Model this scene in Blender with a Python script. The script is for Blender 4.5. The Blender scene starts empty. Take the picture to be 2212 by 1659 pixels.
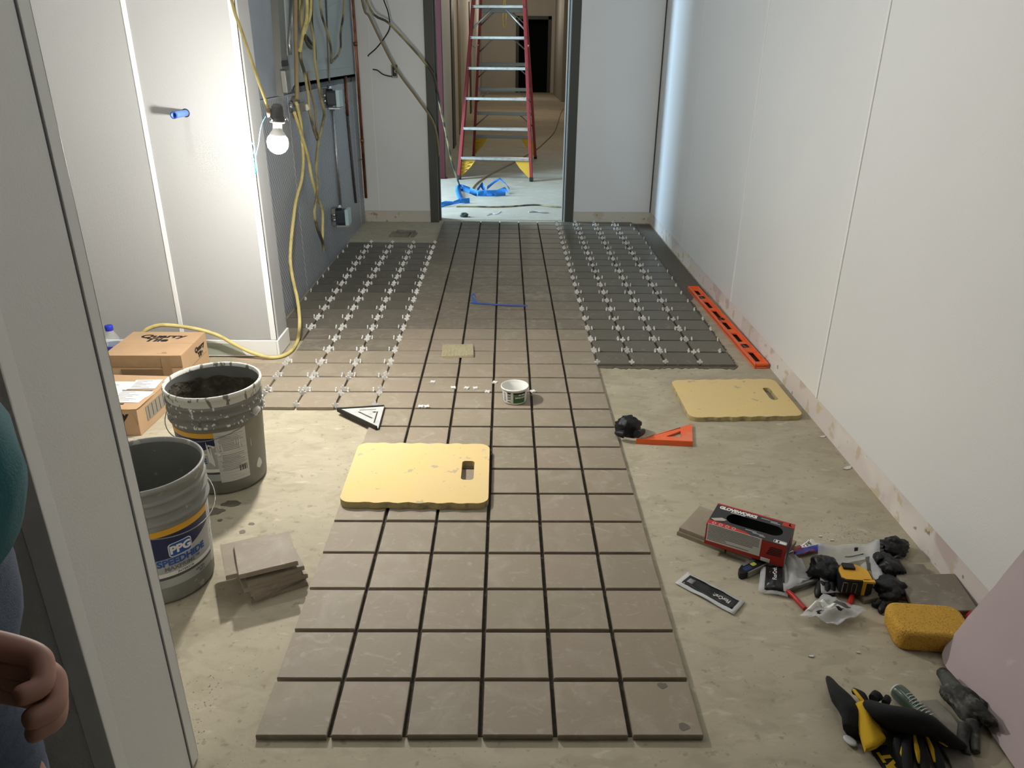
import bpy, bmesh, math, random
from mathutils import Vector as V, Matrix as Mx, noise as NZ
sc = bpy.context.scene
COL = sc.collection
RND = random.Random(7)
PI = math.pi
D = bpy.data

# ------------------------------------------------------------------ camera
CC = V((0.04634, -1.10265, 1.27887))
RR = Mx(((0.99994, -0.00454, -0.00972), (-0.00705, 0.40432, -0.91459), (0.00808, 0.91461, 0.40426)))
FPX = 1629.48
cam = D.cameras.new('camera'); cam.sensor_width = 36.0; cam.lens = FPX / 2212 * 36.0
cam.clip_start = 0.02; cam.clip_end = 200
co = D.objects.new('camera', cam); COL.objects.link(co)
co.matrix_world = Mx.Translation(CC) @ RR.to_4x4()
sc.camera = co
# ------------------------------------------------------------------ exposure, world, lights
sc.view_settings.view_transform = 'Standard'; sc.view_settings.look = 'None'
sc.view_settings.exposure = 0.0; sc.view_settings.gamma = 1.0; sc.view_settings.use_curve_mapping = False
w = D.worlds.new('world'); sc.world = w; w.use_nodes = True
w.node_tree.nodes['Background'].inputs[0].default_value = (0.55, 0.65, 0.8, 1)
w.node_tree.nodes['Background'].inputs[1].default_value = 0.05
sc.cycles.max_bounces = 8; sc.cycles.diffuse_bounces = 5; sc.cycles.sample_clamp_indirect = 6.0
BULB_E = 1380.0

def area(name, loc, aim, sx, sy, power, col):
    l = D.lights.new(name, 'AREA'); l.shape = 'RECTANGLE'; l.size = sx; l.size_y = sy; l.energy = power; l.color = col
    o = D.objects.new(name, l); COL.objects.link(o); o.location = loc
    o.rotation_euler = (V(aim) - V(loc)).to_track_quat('-Z', 'Y').to_euler(); return o
def lamp(name, loc, power, col, r=0.03):
    l = D.lights.new(name, 'POINT'); l.energy = power; l.color = col; l.shadow_soft_size = r
    o = D.objects.new(name, l); COL.objects.link(o); o.location = loc; return o
area('added_ceiling_fill', (0.35, 0.95, 2.66), (0.35, 0.95, 0), 0.6, 1.2, 7, (1.0, 0.99, 0.98))  # fill added for ambient brightness; no such ceiling lamp is known
area('added_ceiling_fill', (0.2, 3.3, 2.66), (0.2, 3.3, 0), 0.6, 1.2, 5.5, (0.90, 0.98, 1.0))  # second added fill, over the far part of the room
lamp('string_bulb_overhead', (-1.2, 1.08, 2.2), 27, (1.0, 0.98, 0.95))
area('hall_daylight', (-2.6, 6.12, 1.45), (0.9, 5.7, 0.9), 0.75, 2.0, 270, (0.52, 0.76, 1.0))
lamp('hall_lamp', (0.6, 10.6, 2.45), 24, (1.0, 0.86, 0.66), 0.06)
lamp('hall_lamp', (0.6, 16.5, 2.45), 40, (1.0, 0.88, 0.70), 0.06)
lamp('hall_lamp', (0.4, 22.5, 2.45), 40, (1.0, 0.9, 0.74), 0.06)

# ------------------------------------------------------------------ points from the photograph's geometry
def ray(x, y): return RR @ V(((x - 1106) / FPX, -(y - 829.5) / FPX, -1))
def pl(x, y, ax, v):
    d = ray(x, y); return CC + d * ((v - CC[ax]) / d[ax])
def F(x, y, z=0.0): return pl(x, y, 2, z)
def WX(x, y, X): return pl(x, y, 0, X)
def WY(x, y, Y): return pl(x, y, 1, Y)
def RP(x, y, p, n):
    d = ray(x, y); return CC + d * ((V(p) - CC).dot(n) / d.dot(n))

# ------------------------------------------------------------------ materials
def lin(h):
    if isinstance(h, (tuple, list)): return tuple(h[:3]) + (1,)
    h = h.lstrip('#'); c = [int(h[i:i + 2], 16) / 255 for i in (0, 2, 4)]
    return tuple(x / 12.92 if x < .04045 else ((x + .055) / 1.055) ** 2.4 for x in c) + (1,)
def mat(name, c, r=.6, m=0.0, layers=(), bump=None, tint=None, emit=None, trans=0, alpha=1.0, coat=0, sheen=0, spec=.5, gen=False, ior=1.45):
    """principled; layers = (scale, detail, lo, hi, colour, amount[, stretch]); bump = (scale, strength, detail); tint = list of colours picked per object"""
    M = D.materials.new(name); M.use_nodes = True; nt = M.node_tree; N = nt.nodes; L = nt.links
    b = N['Principled BSDF']; b.inputs['Roughness'].default_value = r; b.inputs['Metallic'].default_value = m
    b.inputs['Specular IOR Level'].default_value = spec; b.inputs['IOR'].default_value = ior
    if trans: b.inputs['Transmission Weight'].default_value = trans
    if alpha < 1: b.inputs['Alpha'].default_value = alpha
    if coat: b.inputs['Coat Weight'].default_value = coat
    if sheen: b.inputs['Sheen Weight'].default_value = sheen
    if emit: b.inputs['Emission Color'].default_value = lin(emit[0]); b.inputs['Emission Strength'].default_value = emit[1]
    b.inputs['Base Color'].default_value = lin(c)
    M.diffuse_color = lin(c)
    if not (layers or bump or tint): return M
    tc = N.new('ShaderNodeTexCoord'); oi = N.new('ShaderNodeObjectInfo')
    ad = N.new('ShaderNodeVectorMath'); ad.operation = 'MULTIPLY_ADD'
    cb = N.new('ShaderNodeCombineXYZ')
    for i in range(3): L.new(oi.outputs['Random'], cb.inputs[i])
    ad.inputs[1].default_value = (37, 53, 71)
    L.new(cb.outputs[0], ad.inputs[0]); L.new(tc.outputs['Object'], ad.inputs[2])
    vec = ad.outputs[0]
    col = None
    if tint:
        rp = N.new('ShaderNodeValToRGB'); cr = rp.color_ramp
        while len(cr.elements) < len(tint): cr.elements.new(.5)
        for i, t in enumerate(tint):
            cr.elements[i].position = i / max(1, len(tint) - 1); cr.elements[i].color = lin(t)
        L.new(oi.outputs['Random'], rp.inputs[0]); col = rp.outputs[0]
    for ly in layers:
        s, de, lo, hi, lc, am = ly[:6]
        v = vec
        if len(ly) > 6:
            mp = N.new('ShaderNodeMapping'); mp.inputs['Scale'].default_value = ly[6]; L.new(vec, mp.inputs[0]); v = mp.outputs[0]
        nz = N.new('ShaderNodeTexNoise'); nz.inputs['Scale'].default_value = s; nz.inputs['Detail'].default_value = de
        nz.inputs['Distortion'].default_value = ly[7] if len(ly) > 7 else 0
        L.new(v, nz.inputs['Vector'])
        mr = N.new('ShaderNodeMapRange'); mr.inputs[1].default_value = lo; mr.inputs[2].default_value = hi
        mr.inputs[3].default_value = 0; mr.inputs[4].default_value = am
        L.new(nz.outputs['Fac'], mr.inputs[0])
        mx = N.new('ShaderNodeMix'); mx.data_type = 'RGBA'
        L.new(mr.outputs[0], mx.inputs[0])
        if col is None: mx.inputs[6].default_value = lin(c)
        else: L.new(col, mx.inputs[6])
        mx.inputs[7].default_value = lin(lc); col = mx.outputs[2]
    if col is not None: L.new(col, b.inputs['Base Color'])
    if bump:
        nz = N.new('ShaderNodeTexNoise'); nz.inputs['Scale'].default_value = bump[0]; nz.inputs['Detail'].default_value = bump[2] if len(bump) > 2 else 2
        L.new(vec, nz.inputs['Vector'])
        bp = N.new('ShaderNodeBump'); bp.inputs['Strength'].default_value = bump[1]; bp.inputs['Distance'].default_value = bump[3] if len(bump) > 3 else .002
        L.new(nz.outputs['Fac'], bp.inputs['Height']); L.new(bp.outputs[0], b.inputs['Normal'])
    return M

K = {}
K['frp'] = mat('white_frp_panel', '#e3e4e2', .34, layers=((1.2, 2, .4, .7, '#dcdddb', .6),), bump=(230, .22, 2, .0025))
K['trim'] = mat('white_batten', '#e9eae8', .35)
K['drywall'] = mat('bare_drywall', '#d3cac3', .9, layers=((2.2, 3, .52, .56, '#dfd9d1', .9), (14, 4, .60, .64, '#c3b48f', .75), (30, 3, .68, .72, '#7d745c', .8), (5, 2, .62, .66, '#bfaea8', .8)))
K['concrete'] = mat('concrete_slab', '#b0a892', .85, layers=((1.1, 5, .35, .68, '#a19882', .9), (4.5, 6, .42, .70, '#bab29c', .8, (1, 1.7, 1), .6), (13, 6, .48, .66, '#9d947f', .55, (1, 1.9, 1), .8), (17, 5, .63, .74, '#c9c2ae', .6, (1, 2.2, 1), .5), (45, 4, .63, .70, '#82795f', .5), (120, 2, .72, .76, '#6a614c', .6)), bump=(60, .25, 5, .004))
K['hallfloor'] = mat('hall_concrete', '#b5ab99', .8, layers=((1.1, 5, .4, .7, '#a39783', .9), (9, 5, .5, .7, '#c2b9a9', .6), (40, 4, .62, .7, '#8c8271', .5)), bump=(40, .2, 4, .004))
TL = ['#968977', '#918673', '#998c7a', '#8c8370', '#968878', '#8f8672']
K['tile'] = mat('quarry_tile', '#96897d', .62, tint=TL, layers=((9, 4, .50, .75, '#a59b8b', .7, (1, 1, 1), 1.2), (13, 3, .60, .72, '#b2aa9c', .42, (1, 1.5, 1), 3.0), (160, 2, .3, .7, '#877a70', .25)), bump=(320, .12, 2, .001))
K['tile_far'] = mat('quarry_tile_hazed_dim', '#7a7264', .55, tint=['#766e60', '#7b7263', '#736b5f', '#7e7565'], layers=((10, 4, .48, .72, '#979082', .6, (1, 1, 1), 1.5), (15, 3, .60, .72, '#aaa496', .4, (1, 1.5, 1), 3.0)), bump=(320, .1, 2, .001))  # hazed tile, colour darkened for the weaker light up the strip
K['tile_wet_dim'] = mat('quarry_tile_wet_dim', '#6d675b', .5, tint=['#6a6458', '#70695c', '#675f55', '#716b5e'], layers=((10, 4, .48, .72, '#827c70', .5, (1, 1, 1), 1.5), (15, 3, .62, .72, '#979184', .35, (1, 1.5, 1), 3.0)), bump=(320, .1, 2, .001))  # damp tone, darkened further for weaker light on the far rows
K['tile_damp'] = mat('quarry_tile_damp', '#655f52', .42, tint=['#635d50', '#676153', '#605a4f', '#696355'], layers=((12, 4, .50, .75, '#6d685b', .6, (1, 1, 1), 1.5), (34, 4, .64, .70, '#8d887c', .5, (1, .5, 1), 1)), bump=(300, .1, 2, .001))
K['tile_side'] = K['tile']
K['mortar'] = mat('wet_thinset', '#5d574c', .7, layers=((60, 4, .4, .7, '#6e685c', .8),), bump=(140, .6, 4, .004))
K['tile_damp_dim'] = mat('quarry_tile_damp_dim', '#524d43', .42, tint=['#504b41', '#555046', '#4d493f', '#575248'], layers=((12, 4, .50, .75, '#686356', .6, (1, 1, 1), 1.5), (34, 4, .64, .70, '#8d887c', .5, (1, .5, 1), 1)), bump=(300, .1, 2, .001))  # damp tile with shade put into its colour, offsetting the bulb
K['drywallb'] = mat('bare_drywall_glued', '#c9c3b6', .9, layers=((6, 3, .56, .6, '#b9ae96', .8), (22, 4, .64, .68, '#8b7350', .7)))
K['spacer'] = mat('white_spacer_plastic', '#dcdbd6', .45)
K['steel'] = mat('embossed_stainless', '#bcbfc4', .42, .3, layers=((3, 3, .4, .7, '#b0b3b8', .6),))
K['dash'] = mat('embossed_dash', '#8a8c90', .3, .6)
K['sheet'] = mat('smooth_grey_sheet', '#9aa3ad', .45, .1, layers=((3, 3, .4, .7, '#7f878f', .6),))
K['panelgrey'] = mat('electrical_grey_paint', '#a5afaf', .45, layers=((4, 2, .4, .7, '#98a2a3', .5),))
K['jamb'] = mat('olive_grey_door_frame', '#45463f', .5)
K['alu'] = mat('aluminium', '#b9bcba', .38, .85, layers=((30, 3, .5, .7, '#8f9190', .5),))
K['aludark'] = mat('dull_aluminium', '#85857f', .5, .7)
K['redfg'] = mat('red_fiberglass', '#8e2a2c', .5, layers=((20, 3, .4, .7, '#7a2225', .6),))
K['yelplas'] = mat('yellow_plastic', '#cfa233', .5)
K['cord'] = mat('yellow_cord', '#cfbf7c', .5, layers=((12, 2, .5, .6, '#a89a62', .6),))
K['corddirty'] = mat('dirty_yellow_cord', '#a3986a', .6, layers=((7, 2, .45, .6, '#3c3a30', .95),))
K['corddark'] = mat('black_cord', '#17171a', .5)
K['cordtan'] = mat('tan_cord', '#8d7b5b', .6)
K['copper'] = mat('copper_pipe', '#a2674a', .4, .85, layers=((9, 3, .45, .65, '#6b3f30', .8),))
K['bluewire'] = mat('blue_wire', '#2f86c4', .5)
K['bluetape'] = mat('blue_tape', '#2f7fd0', .6)
K['bluetapedim'] = mat('blue_masking_tape', '#3a5aa5', .6)
K['bluepipe'] = mat('blue_pipe_stub', '#5b7fc6', .4)
K['black'] = mat('black_plastic', '#151517', .5)
K['nitrile'] = mat('black_nitrile', '#101013', .5, bump=(70, .5, 4, .006))
K['dusty'] = mat('dusty_black_nitrile', '#4b4b46', .75, layers=((20, 4, .45, .6, '#20211f', .9), (40, 4, .55, .7, '#8b897f', .6)), bump=(60, .6, 4, .006))
K['white'] = mat('white_plastic', '#e6e6e0', .4)
K['chrome'] = mat('chrome', '#c9cdd2', .15, 1.0)
K['orange'] = mat('orange_plastic', '#f26a30', .45, layers=((25, 4, .55, .68, '#c9714b', .6),))
K['orangedusty'] = mat('dusty_orange', '#ec6c40', .6, layers=((22, 4, .5, .62, '#d98f74', .55),))
K['pad'] = mat('yellow_foam', '#dcc38d', .85, layers=((6, 3, .45, .7, '#dfc682', .7), (22, 3, .66, .70, '#a89f8c', .7), (70, 2, .74, .76, '#6d665a', .8)), bump=(400, .3, 1, .002))
K['padside'] = mat('foam_edge', '#b3a375', .9, layers=((30, 3, .5, .7, '#7a715a', .8),))
K['card'] = mat('cardboard', '#bf9f7c', .8, layers=((8, 3, .4, .7, '#b3936f', .6),), bump=(200, .1, 2, .001))
K['carddark'] = mat('cardboard_tape', '#9a7f5e', .5, layers=((20, 3, .4, .7, '#8a7052', .7),))
K['ink'] = mat('black_ink', '#1d1a18', .7)
K['inkgrey'] = mat('grey_ink', '#6d6d6b', .7)
K['paper'] = mat('white_paper', '#e8e6e0', .8)
K['pail'] = mat('grey_pail', '#7d7d78', .5, layers=((9, 3, .45, .65, '#8b8b85', .7), (30, 4, .62, .68, '#b5b5ae', .7)))
K['pailin'] = mat('pail_inside', '#62635e', .5, layers=((9, 3, .45, .65, '#555650', .7), (30, 4, .66, .70, '#8a8b84', .6)))
K['pailsplat'] = mat('splattered_pail', '#75736d', .5, layers=((60, 5, .60, .625, '#d6d6cf', .95, (1, 1, .6)), (26, 4, .62, .66, '#55524a', .8)))
K['rimsplat'] = mat('paint_crusted_rim', '#c9c9c1', .6, layers=((55, 4, .58, .62, '#5d594d', .9, (1, 1, .4)),))
K['pailrear'] = mat('stained_pail', '#77756e', .45, layers=((9, 3, .45, .65, '#6b685f', .7), (30, 4, .66, .69, '#a9a9a2', .6)))
K['paint'] = mat('white_paint_splat', '#dddcd6', .55)
K['joint'] = mat('dark_thinset_bed', '#3b362d', .9, layers=((60, 4, .4, .7, '#4a4438', .8),), bump=(140, .6, 4, .004))
K['frpc'] = mat('darkened_frp_chase', '#abacab', .5, layers=((1.2, 2, .4, .7, '#a6a7a6', .6),), bump=(230, .25, 2, .0025))  # same white FRP, colour darkened to hold down the bulb's light on it
K['thinset'] = mat('thinset_mix', '#4a4539', .5, layers=((16, 4, .48, .64, '#7d7769', .8), (30, 3, .3, .45, '#24211b', .6)), bump=(45, .8, 4, .01))
K['navy'] = mat('navy_label', '#16224a', .4)
K['ylabel'] = mat('yellow_label', '#d6a12c', .4)
K['glabel'] = mat('grey_label', '#a9aaa8', .4)
K['wlabel'] = mat('pale_label', '#c9c9c4', .4, layers=((90, 2, .5, .6, '#a6a6a2', .7, (.2, .2, 6)),))
K['dlabel'] = mat('dark_label_band', '#4a4b4a', .4)
K['fp'] = mat('fine_print_grey', '#8d8d8a', .5)
K['logo'] = mat('logo_blue', '#23509a', .4)
K['green'] = mat('green_label', '#2f6b38', .4, layers=((40, 3, .5, .7, '#24552c', .7),))
K['red'] = mat('red_carton', '#b32a20', .45, layers=((40, 2, .5, .7, '#a3241c', .5),))
K['blackcard'] = mat('black_carton', '#2b2b2d', .45, layers=((30, 3, .5, .7, '#3a3a3c', .7),))
K['greycard'] = mat('carton_liner', '#5e5c59', .8)
K['sponge'] = mat('yellow_sponge', '#d1a343', .95, layers=((260, 2, .58, .66, '#8f6b23', .85), (5, 2, .4, .7, '#c69a3d', .5)), bump=(220, .9, 2, .004))
K['pink'] = mat('pink_drywall_sheet', '#b5a6a6', .9, layers=((3, 4, .45, .7, '#a99b9c', .7), (18, 3, .70, .74, '#c6bdbd', .5)))
K['gyp'] = mat('gypsum_edge', '#d6d3cf', .95)
K['sqtop'] = mat('cast_aluminium', '#cfd0cc', .45, .25, layers=((30, 4, .5, .7, '#b5b7b4', .6),))
K['sqdark'] = mat('dark_square_edge', '#2b2a26', .5, .4)
K['clear'] = mat('clear_plastic_bag', '#dfe1e0', .25, alpha=.42, bump=(60, .6, 3, .006))
K['clearw'] = mat('milky_plastic', '#d4d6d4', .35, alpha=.8)
K['blackfilm'] = mat('black_printed_film', '#1c1c1d', .3, layers=((24, 3, .5, .7, '#3b3b3c', .7),))
K['greentool'] = mat('green_translucent_grip', '#3d5144', .3, coat=.5)
K['catblack'] = mat('black_glove_fabric', '#18191b', .9, layers=((30, 3, .4, .7, '#232427', .7),), bump=(500, .3, 1, .002))
K['catyel'] = mat('yellow_glove_fabric', '#c9a11a', .85, bump=(500, .3, 1, .002))
K['tapeyel'] = mat('yellow_tape_case', '#d6a22a', .45)
K['teal'] = mat('teal_shirt', '#1d5a62', .9, layers=((14, 3, .4, .7, '#17505a', .6),), bump=(350, .3, 2, .002))
K['jean'] = mat('blue_denim', '#4a5568', .9, layers=((20, 4, .4, .7, '#5d697c', .7), (90, 3, .5, .7, '#39435a', .5)), bump=(500, .35, 1, .002))
K['skin'] = mat('skin', '#b3897a', .55, layers=((12, 3, .4, .7, '#a8796b', .5),))
K['hair'] = mat('hair', '#3a2c22', .7)
K['shoe'] = mat('boot_leather', '#4a3727', .6)
K['wood'] = mat('burlap_marked_tile_back', '#aaa183', .9, layers=((12, 3, .45, .65, '#9c9273', .8), (70, 3, .55, .65, '#887e63', .6, (4, .6, 1))))
K['hallwall'] = mat('hall_wall_paint', '#c9c4bb', .7, layers=((2, 2, .4, .7, '#bfbab1', .5),))
K['dark'] = mat('dark_room', '#050505', .9)
K['greywall'] = mat('grey_unseen_wall', '#8b8984', .85)  # unseen walls, grey chosen to cut light bounced into the room
K['ceil'] = mat('ceiling_board', '#77756f', .85)
K['gap'] = mat('shadow_gap', '#4b4741', .9)
K['bulb'] = mat('lit_bulb', '#ffffff', .4, emit=('#fffaf3', BULB_E))
K['bulb'].cycles.emission_sampling = 'FRONT_BACK'
K['bottle'] = mat('clear_bottle', '#dfe6e8', .08, alpha=.22)
K['bluecap'] = mat('blue_cap', '#2434b8', .4)
K['bluelabel'] = mat('blue_label', '#23409c', .4, layers=((60, 2, .62, .66, '#dfe4ef', .6),))
K['rubble'] = mat('rubble', '#b6afa2', .9, tint=['#c9c3b7', '#8f8778', '#dedad2', '#6f6759'])
K['wet'] = mat('wet_concrete_spot', '#6c6558', .45)
K['pinkchalk'] = mat('pink_chalk', '#d9a39c', .95)

# ------------------------------------------------------------------ mesh helpers
def box(bm, x0, x1, y0, y1, z0, z1, M=None, mi=0):
    vs = [bm.verts.new((x, y, z)) for z in (z0, z1) for y in (y0, y1) for x in (x0, x1)]
    for q in ((0, 2, 3, 1), (4, 5, 7, 6), (0, 1, 5, 4), (2, 6, 7, 3), (0, 4, 6, 2), (1, 3, 7, 5)):
        bm.faces.new([vs[i] for i in q]).material_index = mi
    if M is not None: bmesh.ops.transform(bm, matrix=M, verts=vs)
    return vs
def plate(bm, outer, holes=(), z0=0.0, z1=.01, M=None, mi=0, side_mi=None):
    """flat plate with an outline and holes, real thickness"""
    loops = [list(outer)] + [list(h) for h in holes]
    if side_mi is None: side_mi = mi
    tops = []; bots = []; es = []
    for lp in loops:
        t = [bm.verts.new((p[0], p[1], z1)) for p in lp]; b = [bm.verts.new((p[0], p[1], z0)) for p in lp]
        tops.append(t); bots.append(b)
    edges = [bm.edges.new((t[i], t[(i + 1) % len(t)])) for t in tops for i in range(len(t))]
    r = bmesh.ops.triangle_fill(bm, use_beauty=True, use_dissolve=False, edges=edges)
    fs = [g for g in r['geom'] if isinstance(g, bmesh.types.BMFace)]
    mp = {a: b for t, bb in zip(tops, bots) for a, b in zip(t, bb)}
    allf = []
    for f in fs:
        f.normal_update()
        if f.normal.z < 0: f.normal_flip()
        f.material_index = mi
        g = bm.faces.new([mp[v] for v in reversed(f.verts)]); g.material_index = mi; allf += [f, g]
    for t, b in zip(tops, bots):
        n = len(t)
        for i in range(n):
            g = bm.faces.new((t[i], b[i], b[(i + 1) % n], t[(i + 1) % n])); g.material_index = side_mi; allf.append(g)
    bmesh.ops.recalc_face_normals(bm, faces=allf)
    vs = [v for t in tops + bots for v in t]
    if M is not None: bmesh.ops.transform(bm, matrix=M, verts=vs)
    return vs
def lathe(bm, prof, n=32, M=None, mi=0, a0=0, a1=None):
    rings = []
    full = a1 is None
    m = n if full else n + 1
    span = 2 * PI if full else a1 - a0
    for r, z in prof:
        if r < 1e-6 and full: rings.append([bm.verts.new((0, 0, z))])
        else: rings.append([bm.verts.new((r * math.cos(a0 + span * i / n), r * math.sin(a0 + span * i / n), z)) for i in range(m)])
    for a, b in zip(rings, rings[1:]):
        k = n if full else n
        for i in range(k):
            j = (i + 1) % m
            if len(a) == 1 and len(b) == 1: continue
            if len(a) == 1: f = bm.faces.new((a[0], b[j], b[i]))
            elif len(b) == 1: f = bm.faces.new((a[i], a[j], b[0]))
            else: f = bm.faces.new((a[i], a[j], b[j], b[i]))
            f.material_index = mi; f.smooth = True
    vs = [v for r in rings for v in r]
    if M is not None: bmesh.ops.transform(bm, matrix=M, verts=vs)
    return vs
def spline(pts, k=6):
    pts = [V(p) for p in pts]
    if len(pts) < 3: return pts
    out = []
    for i in range(len(pts) - 1):
        p0 = pts[max(0, i - 1)]; p1 = pts[i]; p2 = pts[i + 1]; p3 = pts[min(len(pts) - 1, i + 2)]
        for j in range(k):
            t = j / k
            out.append(.5 * ((2 * p1) + (p2 - p0) * t + (2 * p0 - 5 * p1 + 4 * p2 - p3) * t * t + (3 * p1 - p0 - 3 * p2 + p3) * t ** 3))
    out.append(pts[-1]); return out
def tube(bm, pts, r, n=8, mi=0, flat=1.0):
    pts = [V(p) for p in pts]; rings = []; up = None
    for i, p in enumerate(pts):
        t = (pts[min(i + 1, len(pts) - 1)] - pts[max(i - 1, 0)])
        if t.length < 1e-9: t = V((0, 0, 1))
        t.normalize()
        if up is None: up = t.orthogonal().normalized()
        up = (up - t * up.dot(t))
        up = up.normalized() if up.length > 1e-6 else t.orthogonal().normalized()
        s = t.cross(up); rr = r[i] if isinstance(r, (list, tuple)) else r
        rings.append([bm.verts.new(p + (up * math.cos(2 * PI * k / n) * flat + s * math.sin(2 * PI * k / n)) * rr) for k in range(n)])
    for a, b in zip(rings, rings[1:]):
        for k in range(n):
            f = bm.faces.new((a[k], a[(k + 1) % n], b[(k + 1) % n], b[k])); f.smooth = True; f.material_index = mi
    for rg, fl in ((rings[0], True), (rings[-1], False)):
        f = bm.faces.new(list(reversed(rg)) if fl else rg); f.material_index = mi
    return [v for r_ in rings for v in r_]
def ribbon(bm, pts, wv, th=.0006, mi=0):
    """thin tape: centre points and half-width vectors"""
    rows = []
    for p, h in zip(pts, wv):
        p = V(p); h = V(h); n = V((0, 0, th))
        rows.append([bm.verts.new(p - h), bm.verts.new(p + h), bm.verts.new(p + h + n), bm.verts.new(p - h + n)])
    for a, b in zip(rows, rows[1:]):
        for k in range(4):
            bm.faces.new((a[k], a[(k + 1) % 4], b[(k + 1) % 4], b[k])).material_index = mi
    bm.faces.new(rows[0]); bm.faces.new(list(reversed(rows[-1])))
def quadslab(bm, pts, n, th, mi=0):
    """slab from a planar polygon of 3D points, thickness th along -n"""
    n = V(n).normalized(); a = [bm.verts.new(V(p)) for p in pts]; b = [bm.verts.new(V(p) - n * th) for p in pts]
    fs = [bm.faces.new(a), bm.faces.new(list(reversed(b)))]
    k = len(a)
    for i in range(k): fs.append(bm.faces.new((a[i], b[i], b[(i + 1) % k], a[(i + 1) % k])))
    bmesh.ops.recalc_face_normals(bm, faces=fs)
    for f in fs: f.material_index = mi
    return fs
def rrect(x0, x1, y0, y1, r, k=5):
    o = []
    for cx, cy, a in ((x1 - r, y1 - r, 0), (x0 + r, y1 - r, PI / 2), (x0 + r, y0 + r, PI), (x1 - r, y0 + r, 1.5 * PI)):
        for i in range(k + 1):
            t = a + PI / 2 * i / k; o.append((cx + r * math.cos(t), cy + r * math.sin(t)))
    return o
def pillow(bm, x0, x1, y0, y1, r, prof, k=6):
    """rounded cushion: outline inset at successive heights"""
    loops = [[bm.verts.new((p[0], p[1], z)) for p in rrect(x0 + i, x1 - i, y0 + i, y1 - i, max(.003, r - i), k)] for i, z in prof]
    for a, b in zip(loops, loops[1:]):
        n = len(a)
        for q in range(n): bm.faces.new((a[q], a[(q + 1) % n], b[(q + 1) % n], b[q])).smooth = True
    bm.faces.new(list(reversed(loops[0]))); bm.faces.new(loops[-1])
def wm(o):
    m = o.matrix_basis.copy()
    while o.parent: o = o.parent; m = o.matrix_basis @ m
    return m
def link(name, me, mats, parent=None):
    o = D.objects.new(name, me); COL.objects.link(o)
    for m in (mats if isinstance(mats, (list, tuple)) else [mats]): me.materials.append(K[m] if isinstance(m, str) else m)
    if parent is not None: o.parent = parent
    return o
def mesh(name, bm, mats, parent=None, world=False, smooth=False, bevel=0, kind=None, label=None):
    if world and parent is not None: bm.transform(wm(parent).inverted())
    me = D.meshes.new(name)
    if smooth:
        for f in bm.faces: f.smooth = True
    bm.to_mesh(me); bm.free()
    o = link(name, me, mats, parent)
    if bevel:
        b = o.modifiers.new('bevel', 'BEVEL'); b.width = bevel; b.segments = 2; b.limit_method = 'ANGLE'; b.angle_limit = .6
    if kind: o['kind'] = kind
    if label: o['label'] = label
    return o
def B(): return bmesh.new()
def thing(name, label, cat, loc=(0, 0, 0), rz=0, group=None, rot=None):
    o = D.objects.new(name, None); COL.objects.link(o); o.location = loc; o.rotation_euler = rot if rot else (0, 0, rz)
    o.empty_display_size = .05
    o['label'] = label; o['category'] = cat
    if group: o['group'] = group
    return o
def tag(o, label, cat, group=None):
    o['label'] = label; o['category'] = cat
    if group: o['group'] = group
    return o
def solo(name, bm, mats, label, cat, group=None, **k):
    """a thing that is one mesh in world coordinates; its origin goes to its base"""
    xs = [v.co for v in bm.verts]
    lo = V((min(p.x for p in xs), min(p.y for p in xs), min(p.z for p in xs))); hi = V((max(p.x for p in xs), max(p.y for p in xs), 0))
    c = V(((lo.x + hi.x) / 2, (lo.y + hi.y) / 2, lo.z))
    bm.transform(Mx.Translation(-c)); o = mesh(name, bm, mats, **k); o.location = c
    return tag(o, label, cat, group)
def struct(name, bm, mats, parent=None, **k):
    o = mesh(name, bm, mats, parent, **k)
    if parent is None: o['kind'] = 'structure'
    return o
_tc = {}
def textbm(body, size, depth=.0006, bold=0.0, align='CENTER', fmap=None, M=None, shear=0, sx=1.0, space=1.0):
    c = D.curves.new('t', 'FONT'); c.body = body; c.size = size; c.align_x = align; c.align_y = 'CENTER'; c.extrude = depth / 2
    c.offset = bold; c.shear = shear; c.resolution_u = 3; c.space_character = space
    o = D.objects.new('t', c); COL.objects.link(o)
    dg = bpy.context.evaluated_depsgraph_get()
    me = D.meshes.new_from_object(o.evaluated_get(dg))
    COL.objects.unlink(o); D.objects.remove(o); D.curves.remove(c)
    bm = bmesh.new(); bm.from_mesh(me); D.meshes.remove(me)
    if sx != 1: bmesh.ops.scale(bm, vec=(sx, 1, 1), verts=bm.verts)
    if M is not None: bm.transform(M)
    if fmap:
        for v in bm.verts: v.co = fmap(v.co)
    return bm
def frame(a, b, z=None):
    """location a and heading a->b in plan"""
    a = V(a); b = V(b); d = b - a
    return a, math.atan2(d.y, d.x)
def fbm(p, s, o=3): return NZ.fractal(V(p) * s, 1.0, 2.0, o)
# ================================================================== the setting
P = .1524; ZT = .0135; H = .0050
XR = 1.2225; XL = -1.0875; YB = 5.04; CEIL = 2.75
bm = B(); box(bm, -2.6, 1.9, -3.2, 5.12, -.12, 0)
floor = struct('floor', bm, 'concrete')
bm = B(); box(bm, -3.0, 1.9, 5.12, 27.2, -.12, 0.004)
floor2 = struct('floor_hall', bm, 'hallfloor')
HC = 3.4
bm = B(); box(bm, -3.2, 2.0, -3.3, 5.16, CEIL, CEIL + .1); box(bm, -3.2, 2.0, 5.16, 27.2, HC, HC + .1); box(bm, -3.2, 2.0, 5.14, 5.18, CEIL, HC)
struct('ceiling', bm, 'ceil')

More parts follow.
